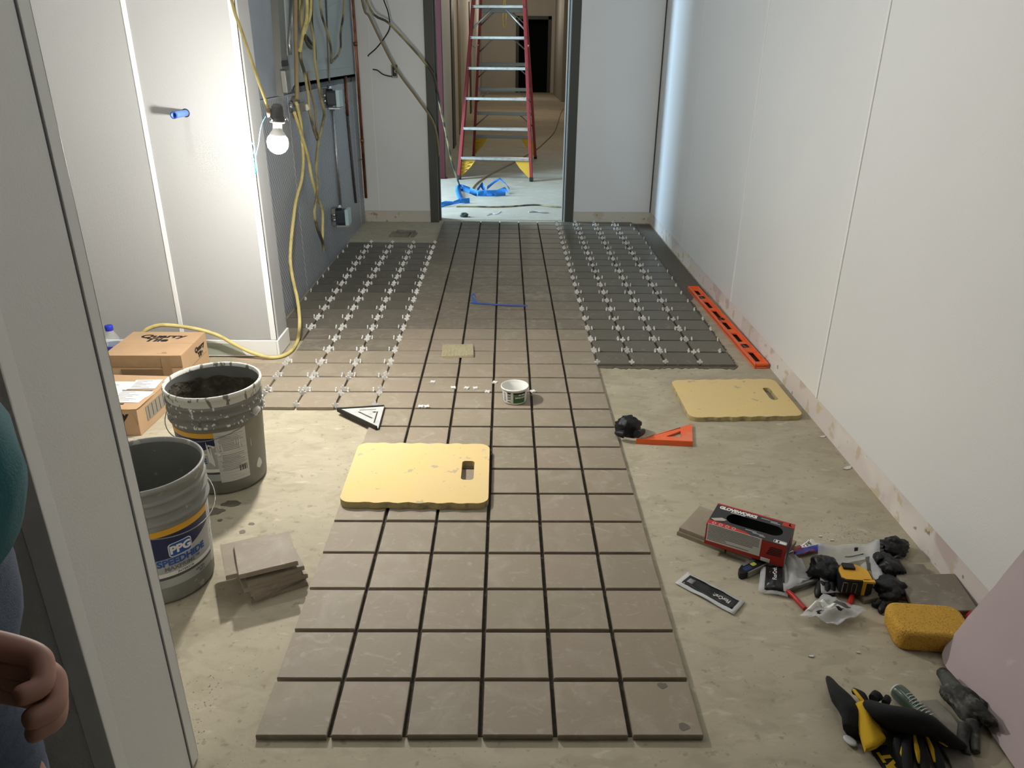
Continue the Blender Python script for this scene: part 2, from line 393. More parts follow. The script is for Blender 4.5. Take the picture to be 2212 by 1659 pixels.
# right wall: bare drywall with FRP sheets standing proud of it, one sheet per part, battens on the joints
bm = B(); box(bm, XR, XR + .12, -3.2, 5.12, 0, CEIL)
wr = struct('wall_right', bm, 'drywall')
seams = [5.04, 3.865, 2.645, 1.460, .245, -.974, -2.19, -3.2]
for i, (a, b) in enumerate(zip(seams, seams[1:])):
    bm = B(); box(bm, XR - .004, XR + .001, b + .0015, a - .0015, .094, CEIL)
    mesh('panel', bm, 'frp', wr, bevel=.001)
for s in (2.645, 1.460, .245):
    bm = B(); box(bm, XR - .0085, XR - .0035, s - .006, s + .006, .094, CEIL)
    mesh('batten', bm, 'trim', wr, bevel=.0015)

# back wall in two stretches either side of the doorway, plus the header
DL0, DL1, DR0, DR1 = -.557, -.492, .514, .592
bm = B(); box(bm, XL - .4, DL0 + .02, YB, YB + .12, 0, CEIL); box(bm, DR1 - .02, XR + .12, YB, YB + .12, 0, CEIL); box(bm, DL0, DR1, YB, YB + .12, 2.2, CEIL)
wb = struct('wall_back', bm, 'drywallb')
for a, b in ((XL, DL0 - .002), (DR1 + .004, XR - .005)):
    bm = B(); box(bm, a, b, YB - .004, YB + .001, .090, CEIL); mesh('panel', bm, 'frp', wb, bevel=.001)
bm = B(); box(bm, XR - .012, XR - .0045, YB - .012, YB - .004, .09, CEIL); mesh('corner_shade', bm, 'gap', wb)  # dark strip standing in for the shaded gap down the corner
bm = B(); box(bm, -.972, -.966, YB - .0062, YB - .004, .09, CEIL); mesh('batten', bm, 'trim', wb)

# door frame (pressed steel, double rabbet)
df = None
def jamb(x0, x1, s):
    bm = B()
    box(bm, x0, x1, YB - .018, YB + .005, 0, 2.2)
    a, b = (x1 - .014, x1) if s > 0 else (x0, x0 + .014)
    box(bm, a, b, YB + .004, YB + .16, 0, 2.2)
    a, b = (x1 - .002, x1 + .014) if s > 0 else (x0 - .014, x0 + .002)
    box(bm, a, b, YB + .055, YB + .10, 0, 2.2)
    return bm
df = struct('door_1', jamb(DL0, DL1, 1), 'jamb', bevel=.002)
mesh('jamb', jamb(DR0 + .012, DR1, -1), 'jamb', df, bevel=.002)
bm = B(); box(bm, DL0, DR1, YB - .018, YB + .16, 2.15, 2.22); mesh('frame_head', bm, 'jamb', df)
bm = B(); box(bm, DR0 - .011, DR0 - .004, YB + .048, YB + .056, .004, 2.15); mesh('jamb_highlight', bm, 'trim', df)  # white strips standing in for the highlight along the right jamb
bm = B(); box(bm, DR0 + .003, DR0 + .0075, YB - .005, YB + .004, .004, 2.15); mesh('jamb_highlight', bm, 'trim', df)

# left wall: structure, embossed stainless below, smooth sheet above
bm = B(); box(bm, XL - .12, XL - .004, 2.2, 5.12, 0, CEIL)
wl = struct('wall_left', bm, 'drywall')
def emboss(y0, y1, z0, z1):
    """stainless sheet with rows of pressed dashes"""
    bm = B(); box(bm, XL - .005, XL, y0, y1, z0, z1); return bm
def dashes(y0, y1, z0, z1):
    vs = []; fs = []
    dy, dz = .030, .040; ny = int((y1 - y0) / dy); nz = int((z1 - z0) / dz)
    for i in range(ny):
        for k in range(nz):
            for o_ in (0, 1):
                y = y0 + dy * (i + .25 + .5 * o_); z = z0 + dz * (k + .25 + .5 * o_)
                n = len(vs); s = 1 if o_ else -1
                vs += [(XL, y - .0045, z - .012 * 1), (XL, y + .0045, z - .012), (XL + .0022, y, z - .004), (XL + .0022, y, z + .004), (XL, y - .0045, z + .012), (XL, y + .0045, z + .012)]
                fs += [(n, n + 1, n + 2), (n + 1, n + 5, n + 3, n + 2), (n, n + 2, n + 3, n + 4), (n + 4, n + 3, n + 5)]
    me = D.meshes.new('embossing'); me.from_pydata(vs, [], fs); return me
for a, b, z in ((2.255, 3.085, 1.063), (3.089, 4.862, 1.11), (4.866, 5.036, 1.11)):
    o = mesh('embossed_sheet', emboss(a, b, .004, z), 'steel', wl)
    e = link('embossing', dashes(a + .004, b - .004, .01, z - .005), 'dash', o); e['kind'] = 'stuff'
bm = B(); box(bm, XL - .004, XL + .0, 2.255, 5.036, 1.06, CEIL); mesh('smooth_sheet', bm, 'sheet', wl)

# boxed chase on the left (front face towards the camera)
YC = 2.085; XC = -.981
bm = B(); box(bm, -2.25, XC, YC, 2.252, 0, CEIL); box(bm, -2.25, XL - .05, 2.25, 2.45, 0, CEIL)
wc = struct('wall_chase', bm, 'drywall')
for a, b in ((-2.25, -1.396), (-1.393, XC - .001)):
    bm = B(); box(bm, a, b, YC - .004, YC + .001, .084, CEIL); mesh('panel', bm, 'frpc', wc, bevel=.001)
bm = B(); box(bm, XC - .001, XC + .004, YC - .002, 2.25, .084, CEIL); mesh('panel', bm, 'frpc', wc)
bm = B(); box(bm, -1.404, -1.385, YC - .008, YC - .003, .084, CEIL); mesh('batten', bm, 'trim', wc, bevel=.002)
bm = B(); box(bm, XC - .021, XC + .0055, YC - .0056, YC - .003, .084, CEIL); box(bm, XC + .003, XC + .0055, YC - .0056, YC + .022, .084, CEIL); mesh('corner_guard', bm, 'trim', wc)
bm = B(); box(bm, -2.25, XC + .004, YC - .012, YC + .001, .006, .082); box(bm, XC - .001, XC + .012, YC - .012, 2.25, .006, .082)
mesh('base_strip', bm, 'trim', wc, bevel=.002)
bm = B(); quadslab(bm, [(-1.32, YC - .0125, .012), (-1.12, YC - .0125, .012), (-1.16, YC - .0125, .066), (-1.29, YC - .0125, .07)], (0, -1, 0), .001)
mesh('joint_patch', bm, mat('green_grey_patch', '#aab3a6', .9), wc)

# wall stub at the near left: end face towards the room
XE = -.560
bm = B(); box(bm, -2.4, XE, -.262, -.040, 0, CEIL)
wn = struct('wall_near', bm, 'drywall')
bm = B(); box(bm, XE - .001, XE + .004, -.2625, -.0415, .004, CEIL); mesh('panel', bm, 'frp', wn)
bm = B(); box(bm, -2.4, XE - .001, -.266, -.261, .004, CEIL); mesh('panel', bm, 'frp', wn)
bm = B(); box(bm, -2.4, XE - .001, -.041, -.036, .084, CEIL); mesh('panel', bm, 'frp', wn)
bm = B(); box(bm, XE + .003, XE + .0065, -.062, -.034, .004, CEIL); box(bm, XE - .02, XE + .0065, -.037, -.034, .004, CEIL); mesh('corner_guard', bm, 'trim', wn, bevel=.001)
bm = B(); box(bm, XE + .003, XE + .0055, -.2680, -.240, .004, CEIL); box(bm, XE - .028, XE + .0055, -.2685, -.2655, .004, CEIL); mesh('corner_guard', bm, 'trim', wn, bevel=.001)
bm = B(); box(bm, XE + .0036, XE + .0042, -.0660, -.0625, .004, CEIL); mesh('caulk_line', bm, mat('dark_caulk', '#55565a', .8), wn)
# enclosing walls out of view
bm = B(); box(bm, -2.52, -2.4, -3.2, 2.2, 0, CEIL); struct('wall_far_left', bm, 'greywall')
bm = B(); box(bm, -2.6, 1.9, -3.32, -3.2, 0, CEIL); struct('wall_behind', bm, 'greywall')

# hall beyond the doorway
bm = B(); box(bm, -.80, -.70, 7.28, 10.2, 0, HC); box(bm, -.80, -.72, 10.3, 12.1, 0, HC); box(bm, -.80, -.74, 12.25, 16.5, 0, HC); box(bm, -.8, -.76, 16.7, 25.8, 0, HC)
whl = struct('wall_hall_left', bm, 'hallwall')
for y0, y1, x, m in ((10.0, 10.5, -.682, 'jamb'), (11.9, 12.4, -.700, 'cordtan'), (16.4, 17.0, -.718, 'jamb')):
    bm = B(); box(bm, x - .07, x, y0, y1, 0, 2.2); mesh('door_casing', bm, m, whl, bevel=.004)
bm = B(); box(bm, -3.0, -2.9, 5.1, 7.3, 0, HC); box(bm, -3.0, -.8, 7.28, 7.38, 0, HC); struct('wall_hall_side', bm, 'hallwall')
XH0, XH1 = .36, 1.50
bm = B(); box(bm, -.9, XH0 + .02, 25.8, 25.95, 0, HC); box(bm, XH1 - .02, 2.0, 25.8, 25.95, 0, HC); box(bm, XH0 + .02, XH1 - .02, 25.8, 25.95, 2.27, HC); struct('wall_hall_end', bm, 'hallwall')
bm = B(); box(bm, XH0, XH0 + .10, 25.76, 25.98, 0, 2.3); box(bm, XH1 - .10, XH1, 25.76, 25.98, 0, 2.3); box(bm, XH0, XH1, 25.76, 25.98, 2.20, 2.3)
d2 = struct('door_2', bm, 'jamb')
bm = B(); box(bm, XH0, XH1, 27.1, 27.2, 0, 2.5); box(bm, XH0 - .1, XH0, 25.95, 27.2, 0, 2.5); box(bm, XH1, XH1 + .1, 25.95, 27.2, 0, 2.5); box(bm, XH0, XH1, 25.95, 27.2, 2.3, 2.5); box(bm, XH0, XH1, 25.98, 27.2, .005, .02)
mesh('dark_room_lining', bm, 'dark', d2)
bm = B(); box(bm, 1.68, 1.8, 5.12, 25.8, 0, HC); struct('wall_hall_right', bm, 'hallwall')
bm = B(); box(bm, 1.36, 1.68, 5.18, 5.6, 0, HC); struct('wall_hall_return', bm, 'hallwall')
bm = B(); box(bm, 1.56, 1.68, 20.9, 24.8, 0, HC); struct('trim_1', bm, mat('grey_pilaster', '#97928b', .7))
t = thing('wall_cabinet', 'cream tall cabinet on the hall wall beyond the doorway', 'cabinet', (1.66, 17.6, .0))
bm = B(); box(bm, -.14, 0, -1.4, 1.4, .62, 2.6); mesh('upper_case', bm, mat('cream_case', '#e9d9c8', .5), t)
bm = B(); box(bm, -.06, 0, -1.4, 1.4, .05, .6); mesh('lower_case', bm, 'hallwall', t)
bm = B(); box(bm, -.075, -.06, -.6, .9, .16, .55); mesh('door', bm, mat('cream_door', '#e6d2bd', .5), t)
t = thing('red_post', 'dark red steel post standing just inside the hall beside the door frame', 'post', (-.640, 7.30, 0))
bm = B(); box(bm, -.035, .035, -.03, .03, .004, 2.7); mesh('shaft', bm, mat('maroon_paint', '#4a1a1e', .5), t, bevel=.004)
bm = B(); box(bm, -.05, .05, -.045, .045, .004, .012); mesh('foot_plate', bm, mat('maroon_paint_plate', '#3d1518', .5), t)

# ================================================================== tiles
S = P / 2 - H
def tile_mesh(name, hw, hd, th=.0125):
    bm = B(); box(bm, -hw, hw, -hd, hd, 0, th); me = D.meshes.new(name)
    bmesh.ops.bevel(bm, geom=[e for e in bm.edges if all(v.co.z > th * .9 for v in e.verts)], offset=.0012, segments=2, affect='EDGES', clamp_overlap=True)
    bm.to_mesh(me); bm.free(); return me
TM = {}
def tile(parent, i0, i1, j, m, name='tile', dz=0.0, d0=None, d1=None):
    """one tile of column i0..i1 (in pitches from the strip's left edge), row j"""
    x0 = (i0 - 3) * P + H; x1 = (i1 - 3) * P - H
    y0 = j * P + H if d0 is None else d0; y1 = (j + 1) * P - H if d1 is None else d1
    key = (round(x1 - x0, 4), round(y1 - y0, 4), m)
    if key not in TM:
        TM[key] = tile_mesh('tile', (x1 - x0) / 2, (y1 - y0) / 2); TM[key].materials.append(K[m])
    o = D.objects.new(name, TM[key]); COL.objects.link(o); o.parent = parent
    base = V(((x0 + x1) / 2, (y0 + y1) / 2, ZT - .0125 + dz)) - parent.location
    o.location = base + V((RND.uniform(-.0007, .0007), RND.uniform(-.0007, .0007), RND.uniform(-.0004, .0003)))
    o.rotation_euler = (RND.uniform(-.0015, .0015), RND.uniform(-.0015, .0015), RND.uniform(-.003, .003))
    return o
def bed(parent, x0, x1, y0, y1, jag=(0, 0, 0, 0), seed=1, m='mortar', th=.0016):
    """thin spread of mortar under a field, with a ragged outline"""
    rr = random.Random(seed); pts = []
    def edge(a, b, j):
        n = max(2, int((V(b) - V(a)).length / (.03 if j < .02 else .012)))
        d = V((b[1] - a[1], a[0] - b[0])).normalized()
        for k in range(n):
            t = k / n; q = j * (rr.random() * .55 + .45 * (.5 + .5 * math.sin(t * 9 + seed)))
            pts.append((a[0] + (b[0] - a[0]) * t + d[0] * q, a[1] + (b[1] - a[1]) * t + d[1] * q))
    c = [(x0, y0), (x1, y0), (x1, y1), (x0, y1)]
    for k in range(4): edge(c[k], c[(k + 1) % 4], jag[k])
    bm = B(); plate(bm, pts, (), 0, th)
    bm.transform(Mx.Translation(-parent.location))
    return mesh('mortar_bed', bm, m, parent)
F1 = thing('tile_field', 'central strip of laid brown quarry tiles running from the doorway to the foreground', 'tiled floor', (0, 2.5, 0))
bed(F1, -3 * P + .012, 3 * P - .012, .012, 33 * P - .01, (.0, .0, .0, .0), 1, 'joint')
for j in range(33):
    for i in range(6):
        tile(F1, i, i + 1, j, 'tile' if j < 16 else ('tile_far' if j < 24 else 'tile_wet_dim'), d1=(33 * P - .012 if j == 32 else None))
F2 = thing('tile_field', 'left tile field with white spacers, beside the embossed metal wall', 'tiled floor', (-.75, 2.9, 0))
bed(F2, -3.95 * P * 1 - .12, -3 * P - .004, 10 * P + .01, 13 * P, (0, 0, 0, 0), 2)
bed(F2, XL + .02, -3 * P - .004, 15 * P + .01, 28 * P, (0, 0, 0, 0), 3)
bed(F2, -5.95 * P, -3 * P - .004, 13 * P, 15 * P + .01, (0, 0, 0, 0), 3)
for j in range(10, 28):
    m = 'tile' if j < 14 else ('tile_far' if j < 16 else ('tile_wet_dim' if j < 18 else ('tile_damp' if j < 20 else 'tile_damp_dim')))
    cols = [(-1, 0), (-2, -1), (-3, -2)]
    if j < 13: cols.append((-4, -3))
    if j >= 15: cols.append((-4.07, -3))
    for a, b in cols: tile(F2, a, b, j, m)
F3 = thing('tile_field', 'right field of damp dark quarry tiles with white spacers, along the right wall', 'tiled floor', (.76, 3.5, 0))
bed(F3, 3 * P + .004, 7.05 * P, 13 * P, 33 * P - .02, (.034, .022, 0, 0), 5, th=.003)
bed(F3, 7.0 * P, XR - .012, 20 * P, 33 * P - .03, (.12, .004, 0, .01), 6, th=.0010)
for j in range(13, 33):
    for a in range(6, 10):
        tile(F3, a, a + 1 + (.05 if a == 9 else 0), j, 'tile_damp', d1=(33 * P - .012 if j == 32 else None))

# ================================================================== tile spacers: white plastic crosses stood on edge in the joints
def spacer_mesh():
    a, w_, t_ = .0128, .0044, .0024
    pts = []
    for k in range(4):
        c, s = math.cos(k * PI / 2), math.sin(k * PI / 2)
        for x, y in ((w_, w_), (a - .003, w_), (a, w_ * .45), (a, -w_ * .45), (a - .003, -w_)):
            pts.append((x * c - y * s, x * s + y * c))
    # order: walk round
    pts = sorted(set((round(x, 6), round(y, 6)) for x, y in pts), key=lambda p: math.atan2(p[1], p[0]))
    bm = B(); plate(bm, pts, (), -t_, t_)
    me = D.meshes.new('tile_spacer'); bm.to_mesh(me); bm.free(); me.materials.append(K['spacer']); return me
SM = spacer_mesh()
LONG = Mx.Rotation(PI / 2, 4, 'X')                 # plane faces the camera: stands in a joint that runs away from it
CROSS = Mx.Rotation(PI / 2, 4, 'Z') @ LONG         # stands in a crosswise joint
spots = []
ORD = ['first', 'second', 'third', 'fourth', 'fifth', 'sixth', 'seventh', 'eighth', 'ninth', 'tenth', 'eleventh', 'twelfth', 'thirteenth', 'fourteenth', 'fifteenth', 'sixteenth', 'seventeenth', 'eighteenth', 'nineteenth', 'twentieth', 'twenty-first']
def put(x, y, cross, side, lab):
    tilt = Mx.Rotation(RND.gauss(0, .10), 4, 'X') @ Mx.Rotation(RND.gauss(0, .07), 4, 'Y') @ Mx.Rotation(RND.gauss(0, .09), 4, 'Z')
    z = ZT + .0046 + RND.uniform(0, .0008)
    m = Mx.Translation((x + RND.gauss(0, .0008) * (0 if not cross else 3), y + RND.gauss(0, .0025), z)) @ tilt @ (CROSS if cross else LONG)
    spots.append((m, cross, side, lab))
for j in range(10, 29):
    row = ORD[j - 10] + ' row back'
    for i in (0, -1, -2, -3):
        if i == -3 and not (j >= 16 or j <= 13): continue
        x = (i - 3) * P; y = j * P; jn = ORD[-i] + ' joint from strip'; sd = 'left field'
        if j == 10: put(x, y + .022, False, 'left', 'white cross spacer, %s, %s, on the front edge' % (sd, jn)); continue
        if j == 28: put(x, y - .008, False, 'left', 'white cross spacer, %s, %s, on the far edge' % (sd, jn)); continue
        for s in (1, -1): put(x, y + s * .021, False, 'left', 'white cross spacer, %s, %s, %s, %s' % (sd, jn, row, 'farther' if s > 0 else 'nearer'))
        if not (i == 0): put(x + .024, y, True, 'left', 'white edge-on spacer, %s, %s, right of %s' % (sd, row, jn))
        if i > -3 or j >= 16: put(x - .024, y, True, 'left', 'white edge-on spacer, %s, %s, left of %s' % (sd, row, jn))
    if 16 <= j < 28 and j % 7 != 3: put(-6.93 * P, j * P, True, 'left', 'white edge-on spacer, left field, %s, nearest the metal wall' % row)
for j in range(13, 33):
    row = ORD[j - 13] + ' row back'
    for i in (6, 7, 8, 9):
        x = (i - 3) * P; y = j * P; jn = ORD[i - 6] + ' joint from strip'; sd = 'right field'
        if j == 13: put(x, y + .020, False, 'right', 'white cross spacer, %s, %s, on the front edge' % (sd, jn)); continue
        for s in (1, -1):
            if s < 0 or RND.random() < .9: put(x, y + s * .012 + .004, False, 'right', 'white cross spacer, %s, %s, %s, %s' % (sd, jn, row, 'farther' if s > 0 else 'nearer'))
        put(x + .023, y, True, 'right', 'white edge-on spacer, %s, %s, right of %s' % (sd, row, jn))
        if i > 6: put(x - .023, y, True, 'right', 'white edge-on spacer, %s, %s, left of %s' % (sd, row, jn))
    if j > 13: put(6.88 * P + RND.uniform(-.01, .02), j * P, True, 'right', 'white edge-on spacer, right field, %s, nearest the right wall' % row)
    if j == 32:
        for i in (6, 7, 8, 9): put((i - 3) * P, 33 * P - .03, False, 'right', 'white cross spacer, right field, %s joint from strip, at the back wall' % ORD[i - 6])
spots.sort(key=lambda s: (s[0].translation - CC).length)
GRP = {(False, 'left'): 'lengthwise-joint spacers of the left tile field', (True, 'left'): 'crosswise-joint spacers of the left tile field',
       (False, 'right'): 'lengthwise-joint spacers of the right tile field', (True, 'right'): 'crosswise-joint spacers of the right tile field'}
for m, c, s, lb in spots[:285]:
    o = D.objects.new('tile_spacer', SM); COL.objects.link(o); o.matrix_world = m
    tag(o, lb, 'tile spacer', GRP[c, s])
bm = B()
for m, c, s, lb in spots[285:]:
    n0 = len(bm.verts); bm.from_mesh(SM); bm.verts.ensure_lookup_table()
    bmesh.ops.transform(bm, matrix=m, verts=bm.verts[n0:])
o = mesh('far_spacers', bm, 'spacer', kind='stuff')
tag(o, 'many white cross spacers in the far rows of both side tile fields', 'tile spacers')
# spacers lying loose on the strip, not yet used
loose = [(935, 825, .3, 'loose white spacer lying alone, farthest back of those dropped on the strip'),
         (979, 837, .5, 'loose white spacer beside a dark joint, between the lone one and the clump'),
         (1008, 838, .1, 'loose white spacer leaning in the clump left of the white tub'),
         (1027, 838, .6, 'loose white spacer at the right end of the clump left of the white tub'),
         (1053, 846, .2, 'loose white spacer on a crosswise joint just before the white tub'),
         (1069, 826, .0, 'loose white spacer over the dark joint touching the white tub'),
         (1151, 845, .8, 'loose white spacer behind the shadow of the white tub'),
         (909, 878, .4, 'loose white spacer in the nearest pair, its left one'),
         (922, 878, .7, 'loose white spacer in the nearest pair, its right one')]
for x, y, a, lb in loose:
    p = F(x, y, ZT + .0026)
    o = D.objects.new('loose_spacer', SM); COL.objects.link(o); o.location = p; o.rotation_euler = (.0, .0, a + .4)
    tag(o, lb, 'tile spacer', 'spacers dropped on the central strip')
# ================================================================== paint pails
DEG = PI / 180
def patch(bm, Rf, a0, a1, zl, zh, off, n=20, mi=0):
    """curved label: zl/zh are heights or functions of t in 0..1"""
    f = lambda q, t: q(t) if callable(q) else q
    rows = []
    for k in range(n + 1):
        t = k / n; a = (a0 + (a1 - a0) * t) * DEG; l, h = f(zl, t), f(zh, t)
        rows.append([bm.verts.new(((Rf(z) + o) * math.cos(a), (Rf(z) + o) * math.sin(a), z)) for z, o in ((l, off), (h, off), (h, off - .0012), (l, off - .0012))])
    for a, b in zip(rows, rows[1:]):
        for k in range(4):
            if (a[k].co - a[(k + 1) % 4].co).length < 1e-7 and (b[k].co - b[(k + 1) % 4].co).length < 1e-7: continue
            fa = bm.faces.new((a[k], b[k], b[(k + 1) % 4], a[(k + 1) % 4])); fa.material_index = mi
    bm.faces.new(rows[0]); bm.faces.new(list(reversed(rows[-1])))
    bmesh.ops.recalc_face_normals(bm, faces=bm.faces)
def pail(name, label, loc, ang, body_m, rim_m, low_m, sc_):
    t = thing(name, label, 'bucket', loc, 0, 'paint pails'); t.scale = (sc_, sc_, sc_)
    r0, r1, h = .1315, .1455, .37
    Rf = lambda z: r0 + (r1 - r0) * min(1, z / .27)
    prof = [(0, .002), (r0 - .006, .002), (r0, .010)] + [(Rf(z), z) for z in (.05, .1, .15, .2, .25)] + [(Rf(.255), .255)]
    bm = B(); lathe(bm, prof, 56); mesh('body', bm, low_m, t)
    prof = [(Rf(.255), .255), (.1535, .258), (.1545, .262), (.1535, .266), (.1465, .269), (.147, .288), (.1535, .290), (.1545, .294), (.1535, .298), (.1475, .301), (.148, .318), (.1535, .320), (.1545, .324), (.154, .328), (.1495, .331)]
    bm = B(); lathe(bm, prof, 56); mesh('ribbed_collar', bm, body_m, t)
    bm = B(); lathe(bm, [(.1495, .330), (.1505, .352), (.1545, .354), (.1565, .360), (.1555, .368), (.152, .370), (.1485, .368), (.1475, .352)], 56); mesh('rim', bm, rim_m, t)
    bm = B(); lathe(bm, [(.1476, .356), (.1465, .33), (.1425, .25), (.131, .016), (0, .014)], 56); mesh('lining', bm, 'pailin', t)
    L = ang
    # front label: left part (name) and right part (instructions)
    A0, AM, A1 = L - 88, L, L + 44
    bm = B(); patch(bm, Rf, A0, AM, .058, .238, .0006, 30); lab = mesh('label', bm, 'glabel', t)
    bm = B(); patch(bm, Rf, AM, A1 - 3, .050, .240, .0006, 16); lab2 = mesh('label', bm, 'wlabel', t)
    bm = B(); patch(bm, Rf, A0, AM, .222, .240, .0014, 30); mesh('label_stripe', bm, 'ylabel', lab)
    bm = B(); patch(bm, Rf, A0, AM, lambda q: .150 + .056 * max(0, q - .45) ** 1.2 * 1.6, .222, .0011, 30); mesh('label_field', bm, 'navy', lab)
    bm = B(); patch(bm, Rf, A0, AM, .0840, .0915, .0012, 30); mesh('label_band', bm, 'dlabel', lab)
    bm = B(); patch(bm, Rf, A0, AM, .0925, .1045, .0012, 30); mesh('label_band', bm, 'paper', lab)
    C0 = L - 44
    cyl = lambda off: (lambda p: V(((Rf(p.y) + off + p.z) * math.cos(C0 * DEG + p.x / .138), (Rf(p.y) + off + p.z) * math.sin(C0 * DEG + p.x / .138), p.y)))
    def tx(s, x, z, size, m, bold=.0006, off=.0016, sx=1.0, par=lab):
        bm = textbm(s, size, .0004, bold, M=Mx.Translation((x, z, 0)), fmap=cyl(off), sx=1.0)
        return mesh('lettering', bm, m, par)
    bm = B(); plate(bm, rrect(-.031, .031, .1505, .1925, .009), (), .0016, .0022);
    bmesh.ops.subdivide_edges(bm, edges=bm.edges[:], cuts=2)
    for v in bm.verts: v.co = cyl(0)(v.co)
    mesh('logo_border', bm, 'paper', lab)
    bm = B(); plate(bm, rrect(-.0288, .0288, .1528, .1902, .008), (), .0022, .0028)
    bmesh.ops.subdivide_edges(bm, edges=bm.edges[:], cuts=2)
    for v in bm.verts: v.co = cyl(0)(v.co)
    mesh('logo', bm, 'logo', lab)
    tx('PPG', 0, .1712, .032, 'paper', .0014, .0032)
    tx('SPEEDHIDE', .004, .136, .0275, 'logo', .0011)
    tx('MAXPRIME\u2122', .002, .1155, .0175, 'inkgrey', .0003)
    tx('INTERIOR', .006, .0985, .0105, 'inkgrey', .0002)
    tx('4.84 GAL', .048, .0745, .0085, 'inkgrey', .0003); tx('18.3 L', .053, .0655, .0085, 'inkgrey', .0003)
    C0s = L + 20
    bm = B()
    for k in range(22):
        z = .226 - k * .0062
        if 9 < k < 12: continue
        patch(bm, Rf, L + 4 + (k % 3), A1 - 7 - (k * 7 % 9) * (1 if k % 4 else .2), z - .0009, z + .0009, .0013, 8)
    mesh('fine_print', bm, 'fp', lab2, kind='stuff')
    bm = B()
    for k in range(13):
        if k % 4 == 3: continue
        patch(bm, Rf, A1 - 17 + k * .85, A1 - 17 + k * .85 + (.25 + .3 * (k % 3 == 0)), .082, .103, .0013, 2)
    mesh('barcode', bm, 'ink', lab2)
    # bail and its ears
    for s in (1, -1):
        a = (L + 62 + (0 if s > 0 else 180)) * DEG
        bm = B(); M = Mx.Translation((.150 * math.cos(a), .150 * math.sin(a), .276)) @ Mx.Rotation(a, 4, 'Z') @ Mx.Rotation(PI / 2, 4, 'Y')
        lathe(bm, [(0, .012), (.010, .012), (.014, .006), (.016, -.006)], 14, M); mesh('bail_ear', bm, rim_m, t)
    a = (L + 62) * DEG; e = V((math.cos(a), math.sin(a), 0)); n = V((-e.y, e.x, 0))
    pts = [e * (.164 * math.cos(q)) + n * (-.166 * math.sin(q)) + V((0, 0, .276 - .055 * math.sin(q))) for q in [PI * k / 22 for k in range(23)]]
    bm = B(); tube(bm, pts, .0016, 6); mesh('bail', bm, 'aludark', t)
    return t, Rf
t1, Rf = pail('paint_pail', 'dirty grey paint pail holding dark thinset, crusted with white paint, before the cartons', (-.857, 1.040, 0), -77, 'pailsplat', 'rimsplat', 'pailrear', .93)
# thinset mix clinging to the wall of the rear pail
bm = B(); n = 40; rings = []
for k in range(13):
    r = .1415 * k / 12; ring = []
    for i in range(n):
        a = 2 * PI * i / n; x, y = r * math.cos(a), r * math.sin(a)
        z = .205 + .05 * (k / 12) ** 3 * (.5 - .5 * math.sin(a + .5)) + .024 * fbm((x, y, 3), 16, 4) * (1 - .35 * (k / 12) ** 4) + .02 * (k / 12) ** 5 * abs(fbm((x, y, 9), 30))
        ring.append(bm.verts.new((x, y, z)))
        if k == 0: break
    rings.append(ring)
for k in range(12):
    a, b = rings[k], rings[k + 1]
    for i in range(n):
        j = (i + 1) % n
        bm.faces.new((a[0], b[i], b[j]) if k == 0 else (a[i], b[i], b[j], a[j])).smooth = True
mesh('thinset_mix', bm, 'thinset', t1, label='dark grey thinset mix')
bm = B(); rows = []
for k in range(9):
    row = []
    for i in range(57):
        a = 2 * PI * i / 56; side = .5 - .5 * math.cos(a - 2.9)
        z = .215 + (.352 - .215) * k / 8 * (.80 + .17 * math.sin(3 * a + .7) * fbm((a, 1, 2), .8) + .12 * (1 if 2.2 < a < 3.9 else 0)); z = min(z, .354)
        r = .1315 + .0137 * z / .37 * 1.06 - .0015 - .005 * abs(fbm((math.cos(a), math.sin(a), z * 9), 4, 4)) - .012 * max(0, math.exp(-((a - 3.3) / .5) ** 2)) * abs(fbm((a * 3, z * 40, 1), 2)) - (.0 if k < 8 else -.0008)
        row.append(bm.verts.new((r * math.cos(a), r * math.sin(a), z)))
    rows.append(row)
for a, b in zip(rows, rows[1:]):
    for i in range(56): bm.faces.new((a[i], a[i + 1], b[i + 1], b[i])).smooth = True
mesh('thinset_smear', bm, 'thinset', t1, label='dark thinset smeared on the inner wall')
# paint runs on the rear pail
bm = B(); rr = random.Random(4)
for k in range(34):
    a = rr.uniform(-170, 20); z = rr.choice([.262, .262, .294, .2, .18, .15]); ln = rr.uniform(.006, .03); wd = rr.uniform(.4, 1.6)
    rf = (lambda zz: .1535) if z > .25 else Rf
    if z > .25: patch(bm, rf, a, a + wd * 2.2, z - .003, z + .004, .0016, 3)
    else: patch(bm, rf, a - 77 * 0, a + wd, z - ln, z + ln * .3, .003, 3)
for a, z0, z1, sk in ((-88, .13, .21, 6), (-84, .12, .20, 4), (-97, .14, .19, 3), (-70, .17, .205, -2), (-79, .16, .17, 9), (-92, .158, .166, 12), (-86, .19, .2, 10)):
    patch(bm, Rf, a, a + max(1.4, abs(sk) * .8), lambda q, z0=z0, s=sk: z0 + .004 * math.sin(q * 6), lambda q, z1=z1, z0=z0: z0 + (z1 - z0) * (1 - q * .8), .0034, 6)
mesh('paint_splats', bm, 'paint', t1)
bm = B(); patch(bm, Rf, -22, -10, lambda q: .055 + .02 * abs(q - .5), lambda q: .075 + .02 * math.sin(q * PI), .001, 8); mesh('paint_smear', bm, 'paint', t1)
t2, Rf = pail('paint_pail', 'empty grey paint pail half hidden by the near wall end, its white label facing out', (-.846, .520, 0), 3, 'pail', 'pail', 'pail', .93)

